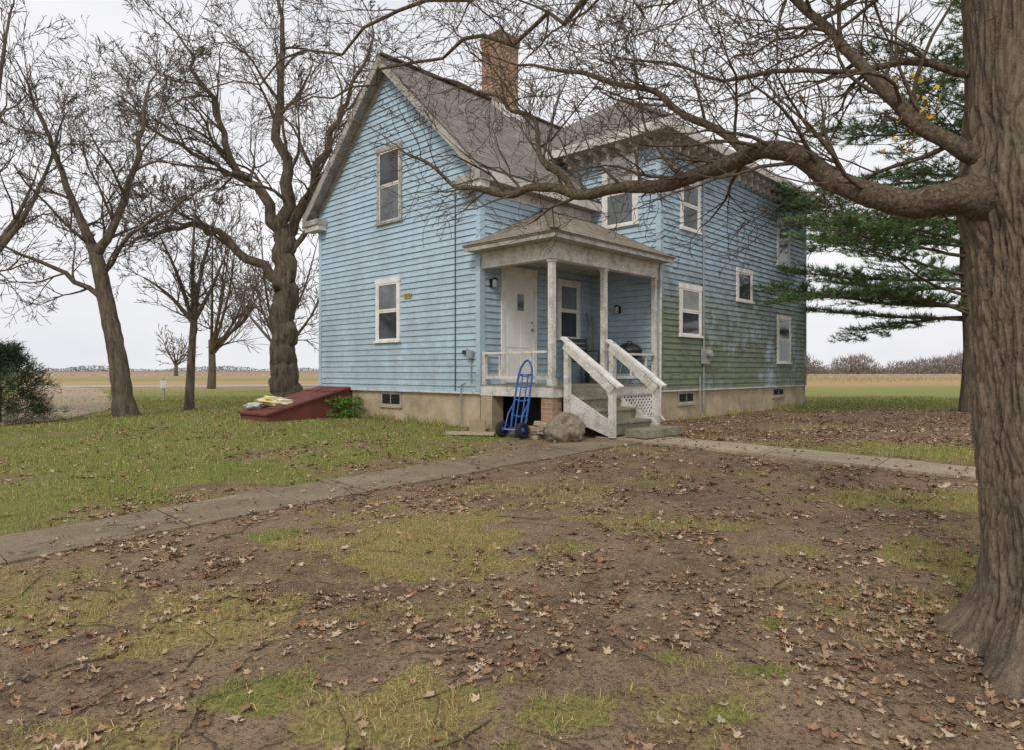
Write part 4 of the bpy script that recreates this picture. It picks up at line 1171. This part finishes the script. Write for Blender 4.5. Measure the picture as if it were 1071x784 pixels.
wx=np.array(wx);wy=np.array(wy); k=fbm(wx*2,wy*2,81,2)>.45; wx=wx[k];wy=wy[k]
blades('foundation_weeds',wx,wy,nr.uniform(.05,.20,len(wx)),nr.uniform(.003,.006,len(wx)),gcol(wx,wy,np.full(len(wx),.7)),.9)
mb=MB()
for i in range(380):
    y=rng.uniform(2.3,9) if i>110 else rng.uniform(2.3,4.5); x=rng.uniform(-.8,.85)*y; L=rng.uniform(.04,.22) if rng.random()<.88 else rng.uniform(.3,.7); a=rng.uniform(0,6.28)
    p=Vector((x,y,0)); pts=[]; d=Vector((math.cos(a),math.sin(a),0))
    for k in range(5):
        q=p+d*L*k/4; q.z=float(gh(q.x,q.y))+.008; d=(d+Vector((rng.gauss(0,.15),rng.gauss(0,.15),0))).normalized(); pts.append(q)
    r=rng.uniform(.0015,.0035)*(1.6 if L>.3 else 1); mb.tube(pts,[r,r,r*.8,r*.6,r*.3],4,BARKT)
mb.build('fallen_twigs',recalc=False)
mb=MB(); mb.box(-.03,.03,-.03,.03,0,.75,TRIMG); mb.box(-.10,.10,-.045,-.031,.45,.7,TRIMW); b=mb.build('yard_marker_post'); b.location=(-11.4,22,.6)

# ------------------------------------------------------------------ world, sun, camera
world=bpy.data.worlds.new('World'); scene.world=world; world.use_nodes=True
nt=world.node_tree; nt.nodes.clear()
outn=nt.nodes.new('ShaderNodeOutputWorld'); bg=nt.nodes.new('ShaderNodeBackground'); sky=nt.nodes.new('ShaderNodeTexSky')
SE=42
sky.sky_type='NISHITA'; sky.sun_disc=False; sky.sun_elevation=math.radians(SE); sky.sun_rotation=math.radians(200)
sky.air_density=1.5; sky.dust_density=4
tc=nt.nodes.new('ShaderNodeTexCoord'); mp=nt.nodes.new('ShaderNodeMapping'); mp.inputs['Scale'].default_value=(1,1,2.6)
nz=nt.nodes.new('ShaderNodeTexNoise'); nz.inputs['Scale'].default_value=1.8; nz.inputs['Detail'].default_value=5; nz.inputs['Roughness'].default_value=.55
rp=nt.nodes.new('ShaderNodeValToRGB'); rp.color_ramp.elements[0].position=.3; rp.color_ramp.elements[0].color=(8.0,8.1,8.6,1); rp.color_ramp.elements[1].position=.7; rp.color_ramp.elements[1].color=(10.3,10.2,10.4,1)
mx=nt.nodes.new('ShaderNodeMix'); mx.data_type='RGBA'; mx.inputs[0].default_value=.96
nt.links.new(tc.outputs['Generated'],mp.inputs[0]); nt.links.new(mp.outputs[0],nz.inputs['Vector']); nt.links.new(nz.outputs['Fac'],rp.inputs[0])
nt.links.new(sky.outputs[0],mx.inputs[6]); nt.links.new(rp.outputs[0],mx.inputs[7]); nt.links.new(mx.outputs[2],bg.inputs[0]); bg.inputs[1].default_value=.1
nt.links.new(bg.outputs[0],outn.inputs[0])
sl=bpy.data.lights.new('sun','SUN'); sl.energy=1.5; sl.angle=math.radians(14); sl.color=(1,.94,.85)
so=bpy.data.objects.new('sun',sl); col.objects.link(so)
az=math.radians(200); el=math.radians(SE)
dirv=Vector((math.sin(az)*math.cos(el),math.cos(az)*math.cos(el),math.sin(el)))
so.rotation_euler=dirv.to_track_quat('Z','Y').to_euler()
cd=bpy.data.cameras.new('camera'); cam=bpy.data.objects.new('camera',cd); col.objects.link(cam)
cam.location=(0,0,CAMZ); cam.rotation_euler=(math.pi/2,0,0); cd.sensor_width=36; cd.lens=36*703/1071; cd.shift_y=-4/1071
cd.clip_start=.05; cd.clip_end=9000
scene.camera=cam
scene.view_settings.view_transform='Standard'; scene.view_settings.look='None'; scene.view_settings.exposure=0
